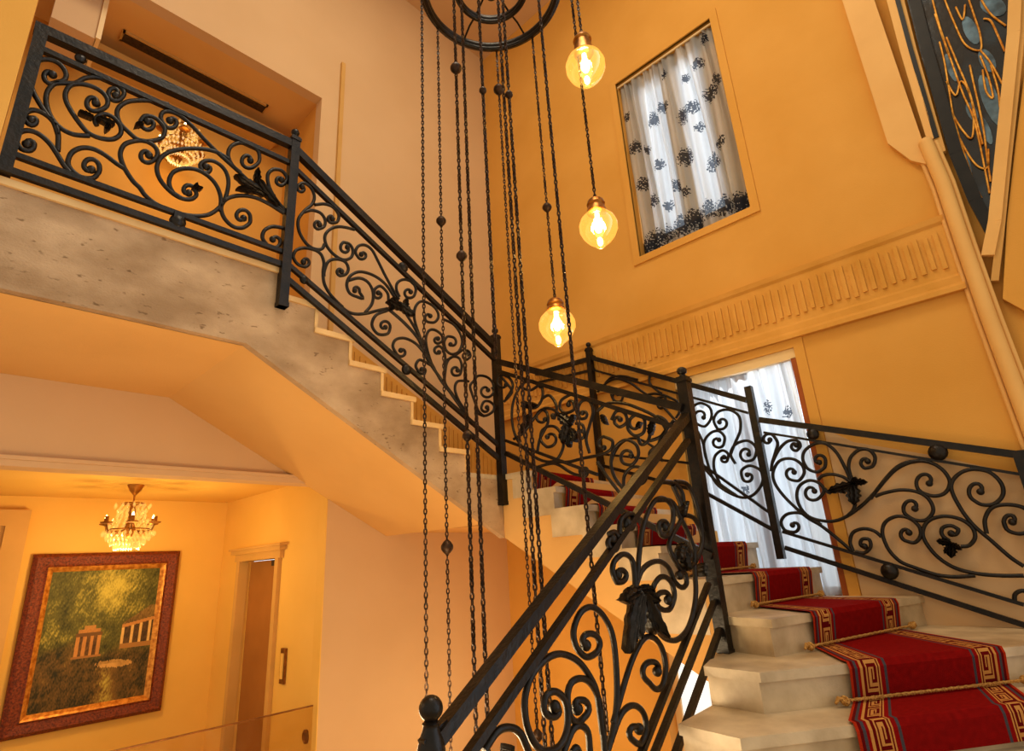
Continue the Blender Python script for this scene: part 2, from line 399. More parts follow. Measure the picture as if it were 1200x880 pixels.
window(3, W3, 'bright window under the stairs', False)

def curtain(name, x, y0, y1, z0, z1, fn, lab, gather=22, amp=.03, narrow=0):
    mb = MB(); NU, NV = 150, 210
    V = []; 
    for j in range(NV+1):
        v = j/NV
        for i in range(NU+1):
            u = i/NU
            ph = u*gather*2*pi/2+1.3*sin(u*9)+.5*sin(v*3+u*20)
            xx = x+amp*sin(ph)*(.6+.4*v)+.012*sin(ph*2.3+v*5)
            yy = y0+(y1-y0)*u
            if narrow: yy = y0+(y1-y0)*(u*(1-narrow*v*0.3)+.0)
            V.append(Vector((xx, yy+.012*sin(v*6+u*31), z1+(z0-z1)*v+(.012*sin(ph) if j == NV else 0))))
    Fc = []; Cc = []
    for j in range(NV):
        for i in range(NU):
            Fc.append((j*(NU+1)+i, j*(NU+1)+i+1, (j+1)*(NU+1)+i+1, (j+1)*(NU+1)+i)); Cc.append(fn((i+.5)/NU, (j+.5)/NV))
    mb.add(V, Fc, Cc)
    o = obj(name, mb, M['curtain'], smooth=True); tag(o, lab, 'curtain'); return o
def motifs(seed, pts, r0):
    random.seed(seed)
    def fn(u, v):
        # u grows with Y: leftwards in the picture
        x = u*1.15; y = v*2.25
        k = 0
        for (mu, mv, r) in pts:
            dx = (x-mu*1.15)/r; dy = (y-mv*2.25)/(r*1.35); d = dx*dx+dy*dy
            if d < 1: 
                n = noise.noise(Vector((x*70, y*55, seed)))+.5*noise.noise(Vector((x*150, y*120, seed+5)))
                if n > -.48+.75*d: k = max(k, 1)
        st = .5+.5*sin(u*60+2*sin(v*2))
        if k: return (.05, .055, .075, .92)
        g = .52+.2*st
        e = min(1, min(u, 1-u)/.12, v/.10+.25)
        return (g, g*(.93+.07*e), g*(.82+.19*e), .86+.10*st)
    return fn
pts1 = [(.06,.955,.11),(.20,.93,.09),(.33,.915,.09),(.46,.93,.10),(.6,.93,.10),(.74,.94,.09),(.87,.95,.12),(.97,.96,.08),
        (.90,.62,.07),(.71,.57,.06),(.45,.60,.09),(.28,.49,.05),(.12,.62,.055),(.05,.30,.06),(.93,.40,.07),(.70,.31,.08),(.58,.27,.06),(.40,.38,.09),(.30,.37,.07),(.12,.35,.08),(.18,.16,.06),(.32,.2,.05),(.08,.05,.06),(.52,.1,.05),(.97,.2,.05),(.83,.74,.06),(.58,.72,.07),(.22,.70,.08),(.68,.8,.05),(.8,.45,.045),(.5,.78,.05)]
mb = MB(); mb.tube([(XW+.03, W1[0], W1[3]-.03), (XW+.03, W1[1], W1[3]-.03)], .012, 8)
cr = obj('curtain_rail', mb, M['white']); tag(cr, 'thin pale rail above the patterned upper curtain', 'curtain rail')
curtain('curtain', XW+.05, W1[0]+.02, W1[1]-.02, W1[2]+.01, W1[3]-.03, motifs(3, pts1, .08), 'white sheer curtain with dark flower clusters at the upper window', 16, .028)
pts2 = [(.75,.86,.13),(.9,.86,.08),(.25,.2,.06),(.12,.24,.05),(.55,.55,.04)]
curtain('curtain', XW+.06, W2[0]+.06, W2[1]-.01, W2[2]+.0, W2[3]-.05, motifs(9, pts2, .1), 'sheer white curtain at the window behind the stair railing', 16, .032)
mb = MB(); mb.box((XW+.0, W2[0]+.005, W2[2]), (XW+.10, W2[0]+.045, W2[3]-.08)); struct('trim_9', mb, M['wood'], 'orange wooden strip on the right of the stair window')
mb = MB(); mb.box((XW+.0, W2[0]+.0, W2[3]-.085), (XW+.05, W2[1], W2[3]-.0)); struct('trim_10', mb, M['white'], 'white pelmet board over the stair window')

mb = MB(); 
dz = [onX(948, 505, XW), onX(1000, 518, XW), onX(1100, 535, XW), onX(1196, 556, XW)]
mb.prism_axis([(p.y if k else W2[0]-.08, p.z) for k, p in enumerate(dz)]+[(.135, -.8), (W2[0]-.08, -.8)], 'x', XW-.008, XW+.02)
struct('trim_14', mb, M['cream'], 'added pale panel for the window-lit wall behind the railing, right of the stair window')  # window light on the ochre wall, put into the panel's paler colour
# right hand pier, corner moulding and dark leaded window
a = onX(985, 0, XW); b = onX(1045, 170, XW)
mb = MB(); mb.prism_axis([(.30, b.z), (.30, TOPZ), (.10, TOPZ), (.10, b.z-.32), (.2, b.z-.22)], 'x', XW-.05, XW+.05)
struct('trim_11', mb, M['paleochre'], 'pale pier beside the leaded window')
mb = MB()
pts = [onX(1085, 168, 4.70), onX(1105, 215, 4.70), onX(1130, 290, 4.70), onX(1158, 370, 4.70), onX(1200, 482, 4.70)]
pts.append(pts[-1]+(pts[-1]-pts[-2])*3)
mb.tube(pts, .045, 14); mb.ball(pts[0], .046, 14, 8)
for q in (-.055, .06): mb.tube([p+Vector((.03, q, 0)) for p in pts], .016, 8)
struct('trim_12', mb, M['paleochre'], 'rounded pale corner moulding beside the railing end', smooth=True)

wx = XW+.02
def R_(p, X=wx): return onX(p[0], p[1], X)
wn = empty('window_4', onX(1120, 250, wx), 'dark blue leaded window with gold lines high on the right', 'window'); wn['kind'] = 'structure'
poly = [(1062,-60),(1063,0),(1078,60),(1095,120),(1112,180),(1134,235),(1158,280),(1161,240),(1166,180),(1173,110),(1180,40),(1184,-60)]
def poly_slab(poly, X, th):
    mb = MB(); P = [R_(p, X) for p in poly]; n = len(P)
    mb.add(P+[p+Vector((th, 0, 0)) for p in P], [tuple(range(n)), tuple(range(n, 2*n))[::-1]]+[(i, i+n, (i+1)%n+n, (i+1)%n) for i in range(n)])
    return mb
obj('glass', poly_slab(poly, wx, .03), M['darkglass'], wn)
def z9(x, y): return (1000+x/3.665, y/3.665)
def crom(pts, n=10):
    out = []
    P = [pts[0]]+list(pts)+[pts[-1]]
    for i in range(1, len(P)-2):
        p0, p1, p2, p3 = P[i-1], P[i], P[i+1], P[i+2]
        for k in range(n):
            t = k/n
            out.append(tuple(.5*((2*p1[j])+(-p0[j]+p2[j])*t+(2*p0[j]-5*p1[j]+4*p2[j]-p3[j])*t*t+(-p0[j]+3*p1[j]-3*p2[j]+p3[j])*t**3) for j in range(2)))
    out.append(tuple(pts[-1])); return out
gold = [[(340,0),(370,110),(420,260),(470,400),(520,520),(560,700),(585,830)],
        [(385,-20),(430,90),(480,190),(545,215),(545,150),(520,70),(490,-20)],
        [(400,160),(450,280),(500,400),(530,520),(555,620)],
        [(545,240),(580,330),(600,420),(570,390),(555,300)],
        [(560,80),(590,90),(620,150),(650,220)],[(545,215),(590,270),(640,360)],
        [(370,180),(390,260),(410,380),(430,500),(470,640),(520,790),(550,850)],
        [(400,350),(440,410),(460,350),(490,380),(515,470),(510,590),(470,560),(420,480)],
        [(420,480),(450,580),(520,700),(575,720),(580,640)],[(550,0),(590,60),(655,110)],
        [(440,30),(470,85),(480,20)],[(500,280),(515,350),(540,460),(560,560),(575,680),(590,780)],[(350,60),(380,150),(415,250)],
        [(590,280),(620,380),(630,460)]]
for g in gold:
    mb = MB(); mb.tube([R_(z9(*q), wx-.012) for q in crom(g, 6)], .0065, 6); obj('lead_line', mb, M['leadgold'], wn, True)
for c, rx, ry in (((505,130),32,60),((575,260),35,50),((590,430),38,110),((600,25),55,45),((420,290),20,60),((510,480),24,40),((480,690),20,60),((570,560),20,60)):
    pl = [z9(c[0]+rx*cos(t*pi/7)+.35*ry*sin(t*pi/7), c[1]+ry*sin(t*pi/7)) for t in range(14)]
    obj('blue_pane', poly_slab(pl, wx-.006, .01), M['blueglass'], wn)
def strip(px, X, w, name, mat):
    mb = MB()
    for q0, q1 in zip(px[:-1], px[1:]): mb.bar(R_(q0, X), R_(q1, X), .05, w, (1, 0, 0))
    return obj(name, mb, mat, wn)
left_edge = poly[:7]
strip([(p[0]-8, p[1]) for p in left_edge[:5]], wx-.02, .05, 'window_frame', M['jamb'])
strip([(1050,-60),(1052,0),(1068,60),(1084,115),(1098,163)], wx-.03, .03, 'leading', M['bluedark'])
strip([(1042,-60),(1044,0),(1060,60),(1078,120),(1092,165)], wx-.03, .05, 'window_frame', M['paleochre'])
strip([(p[0]+9, p[1]) for p in poly[:7]], wx-.008, .07, 'leading', M['bluedark'])
strip([(1192,-60),(1188,40),(1181,110),(1173,190),(1166,260),(1158,300)], wx-.03, .07, 'window_frame', M['paleochre'])
strip([(1200,-60),(1197,40),(1190,110),(1181,190),(1172,280),(1166,330)], wx-.015, .04, 'window_frame', M['jamb'])
mb = poly_slab([(1175,350),(1180,260),(1190,170),(1200,90),(1230,60),(1230,380)], wx-.02, .05); struct('trim_13', mb, M['ochre'])

# ------------------------------------------------------------------ staircase
st = empty('staircase', (3.2, 2.4, FL), 'beige stone winding staircase with plastered underside turning round the stairwell', 'staircase')
FR = {  # front edge of each tread, from the well side to the wall
 0: [(2.13,1.5),(2.05,1.1),(3.6,-.5)], 1: [(2.49,1.46),(2.43,1.16),(4.4,-.3)],
 2: [(2.85,1.49),(2.81,1.20),(4.745,-.2)], 3: [(3.30,1.585),(3.21,1.262),(4.745,.845)],
 4: [(3.295,1.63),(4.745,1.43)], 5: [(3.285,1.89),(4.745,1.86)], 6: [(3.285,2.15),(4.745,2.2)],
 7: [(3.285,2.42),(4.745,2.5)], 8: [(3.285,2.69),(4.745,2.8)], 9: [(3.285,2.96),(4.745,3.1)]}
def inset(fr, d):      # move a front line back along +X+Y (towards the next step)
    out = []
    for k, p in enumerate(fr):
        q0 = Vector(fr[max(k-1, 0)]); q1 = Vector(fr[min(k+1, len(fr)-1)])
        t = (q1-q0).normalized(); nrm = Vector((-t.y, t.x))
        q = Vector(p)+nrm*d; out.append((min(q.x, 4.745), q.y))
    return out
def step(i, bottom):
    f = FR[i]; 
    b = FR[i+1] if i < 9 else [(2.90, 3.235), (2.90, YW-.005), (4.745, YW-.005)]
    if i == 2: b = [(3.22, 1.62)]+b
    if i == 9: poly = [f[0], (3.285, 3.262), (2.905, 3.262), (2.905, YW-.005), (4.745, YW-.005), f[-1]]
    else:
        bb = inset(b, .06) if i != 2 else [(3.23,1.60)]+inset(FR[3], .06)
        poly = f+bb[::-1]
    fi = inset(f, .022)
    poly2 = fi+poly[len(f):] if i != 9 else [fi[0]]+poly[1:5]+[fi[-1]]
    if i == 9: poly2 = [fi[0], (3.312, 3.248), (3.312, YW-.005), (4.745, YW-.005), fi[-1]]
    mb = MB(); mb.prism(poly2, bottom, T[i]-.038); o = obj('step', mb, M['marble'], st)
    mb = MB(); mb.prism(poly, T[i]-.042, T[i]); obj('tread', mb, M['marble'], o)
for i in range(0, 10):
    step(i, FL if i < 3 else (T[i]-.30 if i < 5 else T[i]-.2))
# straight lower steps behind the lower railing
for k in range(1, 7):
    z = T[1]-.171*(k+1); x = 2.05-.26*k
    mb = MB(); mb.box((x+.02, -.3, FL), (2.1 if k == 1 else x+.32, 1.5, z-.04)); o = obj('step', mb, M['marble'], st)
    mb = MB(); mb.box((x, -.3, z-.04), (x+.30, 1.5, z)); obj('tread', mb, M['marble'], o)
mb = MB(); mb.box((.55, 1.5, FL), (2.1, 1.62, FL+.12)); 
mb.prism_axis([(.6,FL),(.6,FL+.2),(1.0,FL+.42),(2.0,-1.2),(2.0,FL)], 'y', 1.50, 1.58); obj('stringer', mb, M['soffit'], st)
# flight along the ochre wall: plastered body
def bz(y): return .19+(y-3.25)*.572
saw = [(1.62, bz(1.62)), (1.62, T[3]-.05)]
ys = [1.60, 1.89, 2.15, 2.42, 2.69, 2.96]
for k, i in enumerate((4, 5, 6, 7, 8, 9)):
    saw += [(ys[k]+.03, T[i-1]-.045 if i > 4 else T[3]-.05), (ys[k]+.03, T[i]-.045)]
saw += [(3.25, T[9]-.045), (3.25, .19)]
mb = MB(); mb.prism_axis(saw, 'x', XE+.05, 4.745); obj('stringer', mb, M['soffit'], st)
# corner slab
mb = MB(); mb.prism_axis([(3.0, .19), (3.25, .19), (3.30, .30), (YW-.003, .33), (YW-.003, T[9]-.044), (3.0, T[9]-.044)], 'x', 3.345, 4.743)
obj('corner_slab', mb, M['soffit'], st)
# upper flight along the cream wall
def bx_(x): return .215+(3.25-x)*.54
X10 = [2.93-.257*k for k in range(7)]
saw = [(3.30, .19), (3.30, T[9]-.04)]
for k, i in enumerate(range(10, 17)):
    saw += [(X10[k]-.02, T[i-1]-.035), (X10[k]-.02, T[i]-.035)]
saw += [(-.4, 1.835), (-.4, 1.317), (1.21, 1.317)]
mb = MB(); mb.prism_axis(saw, 'y', Y1+.005, Y1+.06); obj('stringer', mb, M['stringer'], st)
mb = MB(); 
saw2 = [p for p in saw]; saw2[0] = (3.30, .30)
saw2 = [(3.30, .33), (3.30, T[9]-.045)]+saw[2:-3]+[(-2.4, 1.835), (-2.4, 1.317), (1.21, 1.317), (3.15, .30)]
mb.prism_axis(saw2, 'y', Y1+.055, YW-.002); obj('soffit', mb, M['soffit'], st)
for k, i in enumerate(range(10, 16)):
    mb = MB(); mb.box((X10[k+1]-.02, Y1-.012, T[i]-.036), (X10[k]+.018, YW-.005, T[i])); o = obj('tread', mb, M['edge'], st)
    mb = MB(); mb.box((X10[k]-.022, Y1-.004, T[i-1]), (X10[k], YW-.005, T[i]-.036)); obj('riser', mb, M['edge'], o)
mb = MB(); mb.box((-2.4, Y1-.012, 1.832), (X10[6]+.018, YW-.004, 1.87)); mb.box((-1.595, YW-.004, 1.832), (2.255, 5.495, 1.87)); o = obj('landing_slab', mb, M['edge'], st)
mb = MB(); mb.box((X10[6]-.022, Y1-.004, T[15]), (X10[6], YW-.005, 1.832)); obj('riser', mb, M['edge'], o)

# ------------------------------------------------------------------ carpet
RED = lin(132, 12, 10); DRED = lin(96, 10, 10); GOLD = lin(196, 138, 70); BLUE = lin(72, 66, 72); EDGE = lin(168, 44, 16)
KEY = ["#########.", "#.......#.", "#.#####.#.", "#.#...#.#.", "#.#.###.#.", "#.#.....#.", "#.#######.", "#.........", "#########.", "........#."]
KEYP = ["0111111111", "0100000001", "0101111101", "0101000101", "0101110101", "0100010101", "1111010101", "0000010101"]
def carpet_col(um, vm, W):
    d = min(um, W-um)
    if d < .014: return EDGE
    if d < .030: return DRED
    if d < .042: return BLUE
    if d < .056: return RED
    if d < .066: return GOLD
    if d < .074: return DRED
    if d < .144:
        a = int((d-.074)/.070*8); b = int((vm % .17)/.17*12)
        pat = ["111111110000", "100000010000", "101111010000", "101001010000", "101011010000", "101000010000", "101111111111", "000000000000"]
        pat = ["000000000000","011111111110","010000000010","010111111010","010100001010","010101111010","010100000010","111111111110"]
        return GOLD if pat[a][b] == '1' else DRED
    if d < .152: return DRED
    if d < .162: return GOLD
    if d < .182: return RED
    if d < .196: return BLUE
    h = .9+.2*noise.noise(Vector((um*40, vm*40, 0)))
    return (RED[0]*h, RED[1]*h, RED[2]*h, 1)
def on_line(p0, p1, a):       # where the azimuth a crosses the plan line p0-p1
    d = Vector(p1)-Vector(p0); c = Vector((cos(a), sin(a)))
    den = d.x*c.y-d.y*c.x
    t = -(p0[0]*c.y-p0[1]*c.x)/den
    return (p0[0]+d.x*t, p0[1]+d.y*t)
def at_x(f, x):
    p, q = f[-2], f[-1]; t = (x-p[0])/(q[0]-p[0]); return (x, p[1]+(q[1]-p[1])*t)
LR = {1: (at_x(FR[1], 2.83), at_x(FR[1], 3.56)), 2: (at_x(FR[2], 3.17), at_x(FR[2], 3.88)), 3: (at_x(FR[3], 3.53), at_x(FR[3], 4.40))}
LR[4] = (on_line(FR[4][0], FR[4][1], az(884, 690)), on_line(FR[4][0], FR[4][1], az(955, 675)))
LR[4] = (LR[4][0], (min(LR[4][1][0], 4.52), LR[4][1][1]))
for i, (a, b) in {5: (3.56, 4.50), 6: (3.46, 4.36), 7: (3.42, 4.30), 8: (3.40, 4.28), 9: (3.40, 4.26)}.items():
    LR[i] = (at_x(FR[i], a), at_x(FR[i], b))
path = []     # (left point, right point)
EPS = .012
def V3(p, z): return Vector((p[0], p[1], z))
def fwd(i):
    l, r = LR[i]; t = (Vector(r)-Vector(l)).normalized(); return Vector((-t.y, t.x))
for i in range(1, 10):
    l, r = Vector(LR[i][0]), Vector(LR[i][1]); n = fwd(i)
    e = .016
    if i == 1: path.append((V3(l-n*e, T[0]+.2-.17), V3(r-n*e, T[0]+.2-.17)))
    else: path.append((V3(l+n*.006, T[i-1]+EPS), V3(r+n*.006, T[i-1]+EPS)))
    path.append((V3(l-n*e, T[i]-.02), V3(r-n*e, T[i]-.02)))
    path.append((V3(l-n*.006, T[i]+EPS*.8), V3(r-n*.006, T[i]+EPS*.8)))
    path.append((V3(l+n*.02, T[i]+EPS), V3(r+n*.02, T[i]+EPS)))
# corner landing: sweep round the inner corner
pv = Vector((3.30, 3.30))
l9, r9 = Vector(LR[9][0]), Vector(LR[9][1])
for k in range(1, 9):
    a = k/8*pi/2
    rl, rr = .28-.14*cos(a), 1.10-.14*cos(a)
    path.append((Vector((pv.x+rl*cos(a), pv.y+rl*sin(a), T[9]+EPS)), Vector((pv.x+rr*cos(a), pv.y+rr*sin(a), T[9]+EPS))))
for k, i in enumerate(range(10, 17)):
    x = X10[k]
    path.append((Vector((x+.006, 3.58, T[i-1]+EPS)), Vector((x+.006, 4.40, T[i-1]+EPS))))
    path.append((Vector((x+.032, 3.58, T[i]-.02)), Vector((x+.032, 4.40, T[i]-.02))))
    path.append((Vector((x+.01, 3.58, T[i]+EPS)), Vector((x+.01, 4.40, T[i]+EPS))))
path.append((Vector((.3, 3.58, T[16]+EPS)), Vector((.3, 4.40, T[16]+EPS))))
mb = MB(); vm = 0; W = .86; NU = 124
for (l0, r0), (l1, r1) in zip(path[:-1], path[1:]):
    ln = ((l1-l0).length+(r1-r0).length)/2
    n = max(1, int(ln/(.0075 if vm < 4 else .02)))
    V = []; Fc = []; Cc = []
    for j in range(n+1):
        for i in range(NU+1):
            u = i/NU; t = j/n
            V.append((l0.lerp(l1, t)).lerp(r0.lerp(r1, t), u))
    for j in range(n):
        for i in range(NU):
            Fc.append((j*(NU+1)+i, j*(NU+1)+i+1, (j+1)*(NU+1)+i+1, (j+1)*(NU+1)+i)); Cc.append(carpet_col((i+.5)/NU*W, vm+(j+.5)/n*ln, W))
    mb.add(V, Fc, Cc); vm += ln
cp = obj('stair_carpet', mb, M['carpet']); tag(cp, 'red stair runner with gold Greek key borders laid over the stone steps', 'carpet')

# gold cords holding the runner
def cord(i, ext, lab):
    l, r = Vector(LR[i][0]), Vector(LR[i][1]); n = fwd(i); t = (r-l).normalized()
    z = T[i-1]+.026
    a = l-t*ext-n*.02; b = r+t*ext-n*.02
    c = empty('carpet_cord', V3((a+b)/2, T[i-1]), lab, 'cord', 'gold cords across the stair runner')
    mb = MB(); L = (b-a).length; N = 90
    for s in range(2):
        pts = []
        for k in range(N+1):
            p = a.lerp(b, k/N); ph = k/N*L/.03*2*pi+s*pi
            pts.append(Vector((p.x, p.y, z))+Vector((-t.y*cos(ph)*.004, t.x*cos(ph)*.004, sin(ph)*.004)))
        mb.tube(pts, .0052, 5)
    obj('braid', mb, M['rope'], c, True)
    for e, sg in ((a, -1), (b, 1)):
        mb = MB(); e3 = V3(e, z)
        for k in range(3):
            q = Matrix.Rotation(k*1.1+.3, 3, 'Z') @ Matrix.Rotation(1.2*k+.4, 3, 'X')
            mb.torus(e3, .014, .0085, 14, 7, q)
        mb.tube([e3, e3+Vector((t.x*sg*.03, t.y*sg*.03, .012)), e3+Vector((t.x*sg*.05, t.y*sg*.05, -.008))], [.012, .011, .006], 7)
        obj('knot', mb, M['rope'], c, True)
cord(2, .06, 'gold cord across the runner on the lowest visible step')
cord(3, .08, 'gold cord across the runner on the second visible step from below')
cord(4, .05, 'gold cord across the runner on the third visible step from below')
cord(5, .03, 'gold cord across the runner at the step beside the tall post')

# ------------------------------------------------------------------ wrought iron
K = dict(A1=(0,20,4.4), A2=(150,100,4.0), B1=(320,160,4.4), B2=(440,290,4.4), B3=(370,240,4.4), E1=(880,460,4.0), E2=(1020,500,3.667),
         D1=(700,400,4.8875), D0=(680,390,3.518), C1=(560,400,4.8875), F1=(500,660,4.0), F2=(660,640,3.668), F5=(700,560,4.4), P=(0,0,1.0))
def tp(k, q): ox, oy, s = K[k]; return (ox+q[0]/s, oy+q[1]/s)
def spiral_pts(p, c, turns, end=.28):
    a0 = atan2(p[1]-c[1], p[0]-c[0]); r0 = hypot(p[0]-c[0], p[1]-c[1]); n = int(abs(turns)*26)+4
    return [(c[0]+r0*(1-(1-end)*(k/n)**.85)*cos(a0+2*pi*turns*k/n), c[1]+r0*(1-(1-end)*(k/n)**.85)*sin(a0+2*pi*turns*k/n)) for k in range(1, n+1)]
def stroke(k, pts, end=None, start=None):
    body = crom([tp(k, q) for q in pts], 7)
    if end: c = tp(k, end[:2]); body += spiral_pts(body[-1], c, end[2])
    if start: c = tp(k, start[:2]); body = spiral_pts(body[0], c, start[2])[::-1]+body
    return body
class Panel:
    def __init__(s, root, axis, val, r):
        s.root = root; s.axis = axis; s.val = val; s.r = r
        s.n = Vector((1, 0, 0)) if axis == 'X' else Vector((0, 1, 0))
    def P(s, p, off=0): return onX(p[0], p[1], s.val+off) if s.axis == 'X' else onY(p[0], p[1], s.val+off)
    def scroll(s, k, pts, end=None, start=None, r=None):
        body = stroke(k, pts, end, start); r = r or s.r
        mb = MB(); Q = [s.P(q) for q in body]
        # thin out
        keep = [Q[0]]
        for q in Q[1:]:
            if (q-keep[-1]).length > .007: keep.append(q)
        rad = [r]*len(keep)
        mb.tube(keep, rad, 8)
        if end: mb.ball(keep[-1], r*1.75, 8, 6)
        if start: mb.ball(keep[0], r*1.75, 8, 6)
        obj('scroll', mb, M['iron'], s.root, True)
    def rail(s, p0, p1, w, h, name='rail'):
        mb = MB(); a = s.P(p0) if not isinstance(p0, Vector) else p0; b = s.P(p1) if not isinstance(p1, Vector) else p1
        mb.bar(a, b, w, h, s.n); return obj(name, mb, M['iron'], s.root)
    def post(s, p0, p1, w, fin=True, round_=False, name='post'):
        a = s.P(p0) if not isinstance(p0, Vector) else p0; b = s.P(p1) if not isinstance(p1, Vector) else p1
        b = Vector((a.x, a.y, b.z)); mb = MB()
        h = b.z-.05 if fin else b.z
        mb.box((a.x-w/2, a.y-w/2, a.z), (a.x+w/2, a.y+w/2, h)); 
        if fin: mb.box((a.x-w*.56, a.y-w*.56, a.z), (a.x+w*.56, a.y+w*.56, a.z+.03))
        if fin: mb.box((a.x-w*.6, a.y-w*.6, h-.035), (a.x+w*.6, a.y+w*.6, h-.012))
        o = obj(name, mb, M['iron'], s.root)
        if fin:
            mb = MB(); mb.lathe([(.001, 0), (w*.42, 0), (w*.3, .010), (w*.26, .018), (w*.44, .028), (w*.5, .042), (w*.42, .056), (w*.24, .064), (.001, .067)], (a.x, a.y, h), 14)
            obj('finial', mb, M['iron'], o, True)
        return o
    def boss(s, p, rpx):
        c = s.P(p); depth = c.dot(fw); r = rpx/F*depth; mb = MB()
        mb.lathe([(.001, -r*.7), (r*.6, -r*.6), (r*.95, -r*.25), (r, 0), (r*.95, r*.25), (r*.6, r*.6), (.001, r*.7)], c, 14, s.n)
        obj('boss', mb, M['iron'], s.root, True)
    def leaf(s, k, blades):
        groups = []
        for b in blades:
            for g in groups:
                if any(hypot(b[0][0]-c[0][0], b[0][1]-c[0][1]) < 45 for c in g): g.append(b); break
            else: groups.append([b])
        for g in groups: s.leaf1(k, g)
    def leaf1(s, k, blades):
        mb = MB()
        for (b, t, wf) in blades:
            B = s.P(tp(k, b)); Tt = s.P(tp(k, t)); d = Tt-B; L = d.length; t_ = d.normalized(); side = t_.cross(s.n).normalized()
            NS, NW = 16, 6; V = []; Fc = []
            for sgn in (-1, 1):
                o = len(V)
                for i in range(NS+1):
                    q = i/NS; w = wf*L*(sin(pi*min(1, q*.93+.07))**.7)*(1+.20*sin(q*26))
                    curl = .18*L*q*q
                    for j in range(NW+1):
                        x = -1+2*j/NW
                        V.append(B+t_*(L*q)+side*(w*x)+s.n*(-curl*.6+sgn*(.008+.018*(1-x*x))*(1 if 0 < i < NS else .2)-.012*abs(x)+.006*cos(x*9)))
                for i in range(NS):
                    for j in range(NW):
                        f = (o+i*(NW+1)+j, o+i*(NW+1)+j+1, o+(i+1)*(NW+1)+j+1, o+(i+1)*(NW+1)+j); Fc.append(f if sgn > 0 else f[::-1])
            n0 = (NS+1)*(NW+1)
            for i in range(NS):
                for j in (0, NW):
                    f = (i*(NW+1)+j, (i+1)*(NW+1)+j, n0+(i+1)*(NW+1)+j, n0+i*(NW+1)+j); Fc.append(f)
            mb.add(V, Fc)
        obj('leaf_ornament', mb, M['iron'], s.root, True)

RY = Y1-.025
# --- landing railing -------------------------------------------------------
ra = empty('landing_railing', (.7, RY, 1.87), 'black scrolled iron railing along the edge of the upper landing', 'railing')
A = Panel(ra, 'Y', RY, .0125)
A.rail((40, 32), (345, 171), .05, .055, 'handrail'); A.rail((42, 55), (342, 192), .03, .03)
A.rail((15, 181), (335, 296.5), .03, .028); A.rail((2, 197), (333, 311), .03, .036)
A.post((4, 203), (46, 30), .055, False); A.post((330, 360), (345, 154), .058)
A.scroll('A1', [(298,690),(300,610),(285,555),(240,500),(195,430),(165,370),(158,310),(170,255),(205,222),(260,220),(310,245),(340,290),(332,325),(290,338)], (258,302,.8))
A.scroll('A1', [(460,612),(380,605),(310,570),(260,510),(238,440),(245,385),(280,345),(330,340),(390,340),(440,315),(500,312),(570,330),(620,360),(640,395),(620,425)], (590,393,1.1))
A.scroll('A1', [(500,560),(490,530),(530,500),(580,515),(620,560),(620,605),(580,630),(520,625),(460,600),(420,560),(370,490),(340,430),(340,385),(370,350),(420,345),(480,360),(530,390),(555,430),(545,465),(500,485)], (482,440,.9))
A.scroll('A1', [(300,610),(275,540),(230,500),(180,480),(140,490),(125,520),(140,545)], (168,532,-.9))
A.scroll('A1', [(360,800),(330,765),(290,700),(250,645),(195,600),(140,585),(95,600),(85,640),(110,680),(150,690)], (150,655,-.8))
A.scroll('A1', [(640,780),(600,755),(540,710),(480,680),(420,675),(370,700),(350,750),(370,790),(420,825),(480,830),(510,800)], (462,772,-.95))
bs = [tp('A2', q) for q in [(55,480),(80,515),(130,555),(220,595),(310,612),(380,605),(430,570),(455,530),(470,470),(465,420),(440,380),(400,355),(360,355),(338,375),(350,405)]]
a8 = [tp('A1', q) for q in [(790,740),(812,710),(800,670),(750,640),(690,640),(640,660),(620,710),(640,775),(685,845)]]
A.scroll('P', a8+bs, tp('A2', (370,388))+(-.8,), tp('A1', (755,712))+(.9,))
A.scroll('A1', [(870,450),(800,435),(720,430),(650,440),(605,480),(615,540),(660,590),(710,630),(770,640),(830,625),(850,590),(840,560),(800,520),(750,510),(725,535)], (768,548,-.9))
A.scroll('A2', [(740,600),(680,550),(600,480),(530,415),(480,370),(430,325),(360,255),(300,190),(240,140),(190,122),(160,130),(155,160),(180,195)], (205,170,-.8))
A.scroll('A2', [(530,410),(490,375),(470,330),(480,290),(520,270),(570,280),(610,310),(615,355),(590,382)], (562,350,.9))
A.scroll('A2', [(480,350),(420,315),(350,298),(260,298),(190,315),(150,345),(135,390),(150,440),(190,490),(240,525),(290,535),(320,515),(310,480)], (280,495,-.8))
A.scroll('A2', [(430,590),(435,530),(415,470),(375,425),(320,395),(260,390),(210,410),(192,455),(210,500),(250,528)])
A.scroll('A2', [(735,585),(690,530),(660,470),(655,420),(680,395),(720,400),(745,435),(730,465)], (712,445,.8))
A.scroll('A2', [(730,600),(650,550),(580,522),(510,518),(460,535),(437,570),(450,620),(490,660),(535,668),(570,645),(572,610)], (532,615,-.9))
A.scroll('A2', [(740,672),(680,662),(640,680),(630,715),(650,745)], (688,728,-.85))
A.leaf('A2', [((640,520),(490,430),.16),((620,500),(500,490),.14),((600,480),(600,395),.16),((700,570),(590,440),.14)])
A.leaf('A1', [((590,560),(490,530),.22),((560,560),(540,600),.22),((480,525),(400,495),.2)])
A.leaf('A2', [((300,480),(345,492),.25),((310,490),(318,465),.25)])
A.leaf('A1', [((735,555),(690,570),.25)])
A.boss(tp('A1', (415,215)), 6); A.boss(tp('A2', (233,640)), 9)
A.post(onY(208, 258, RY), onY(208, 250, RY), .05, False, name='boss')

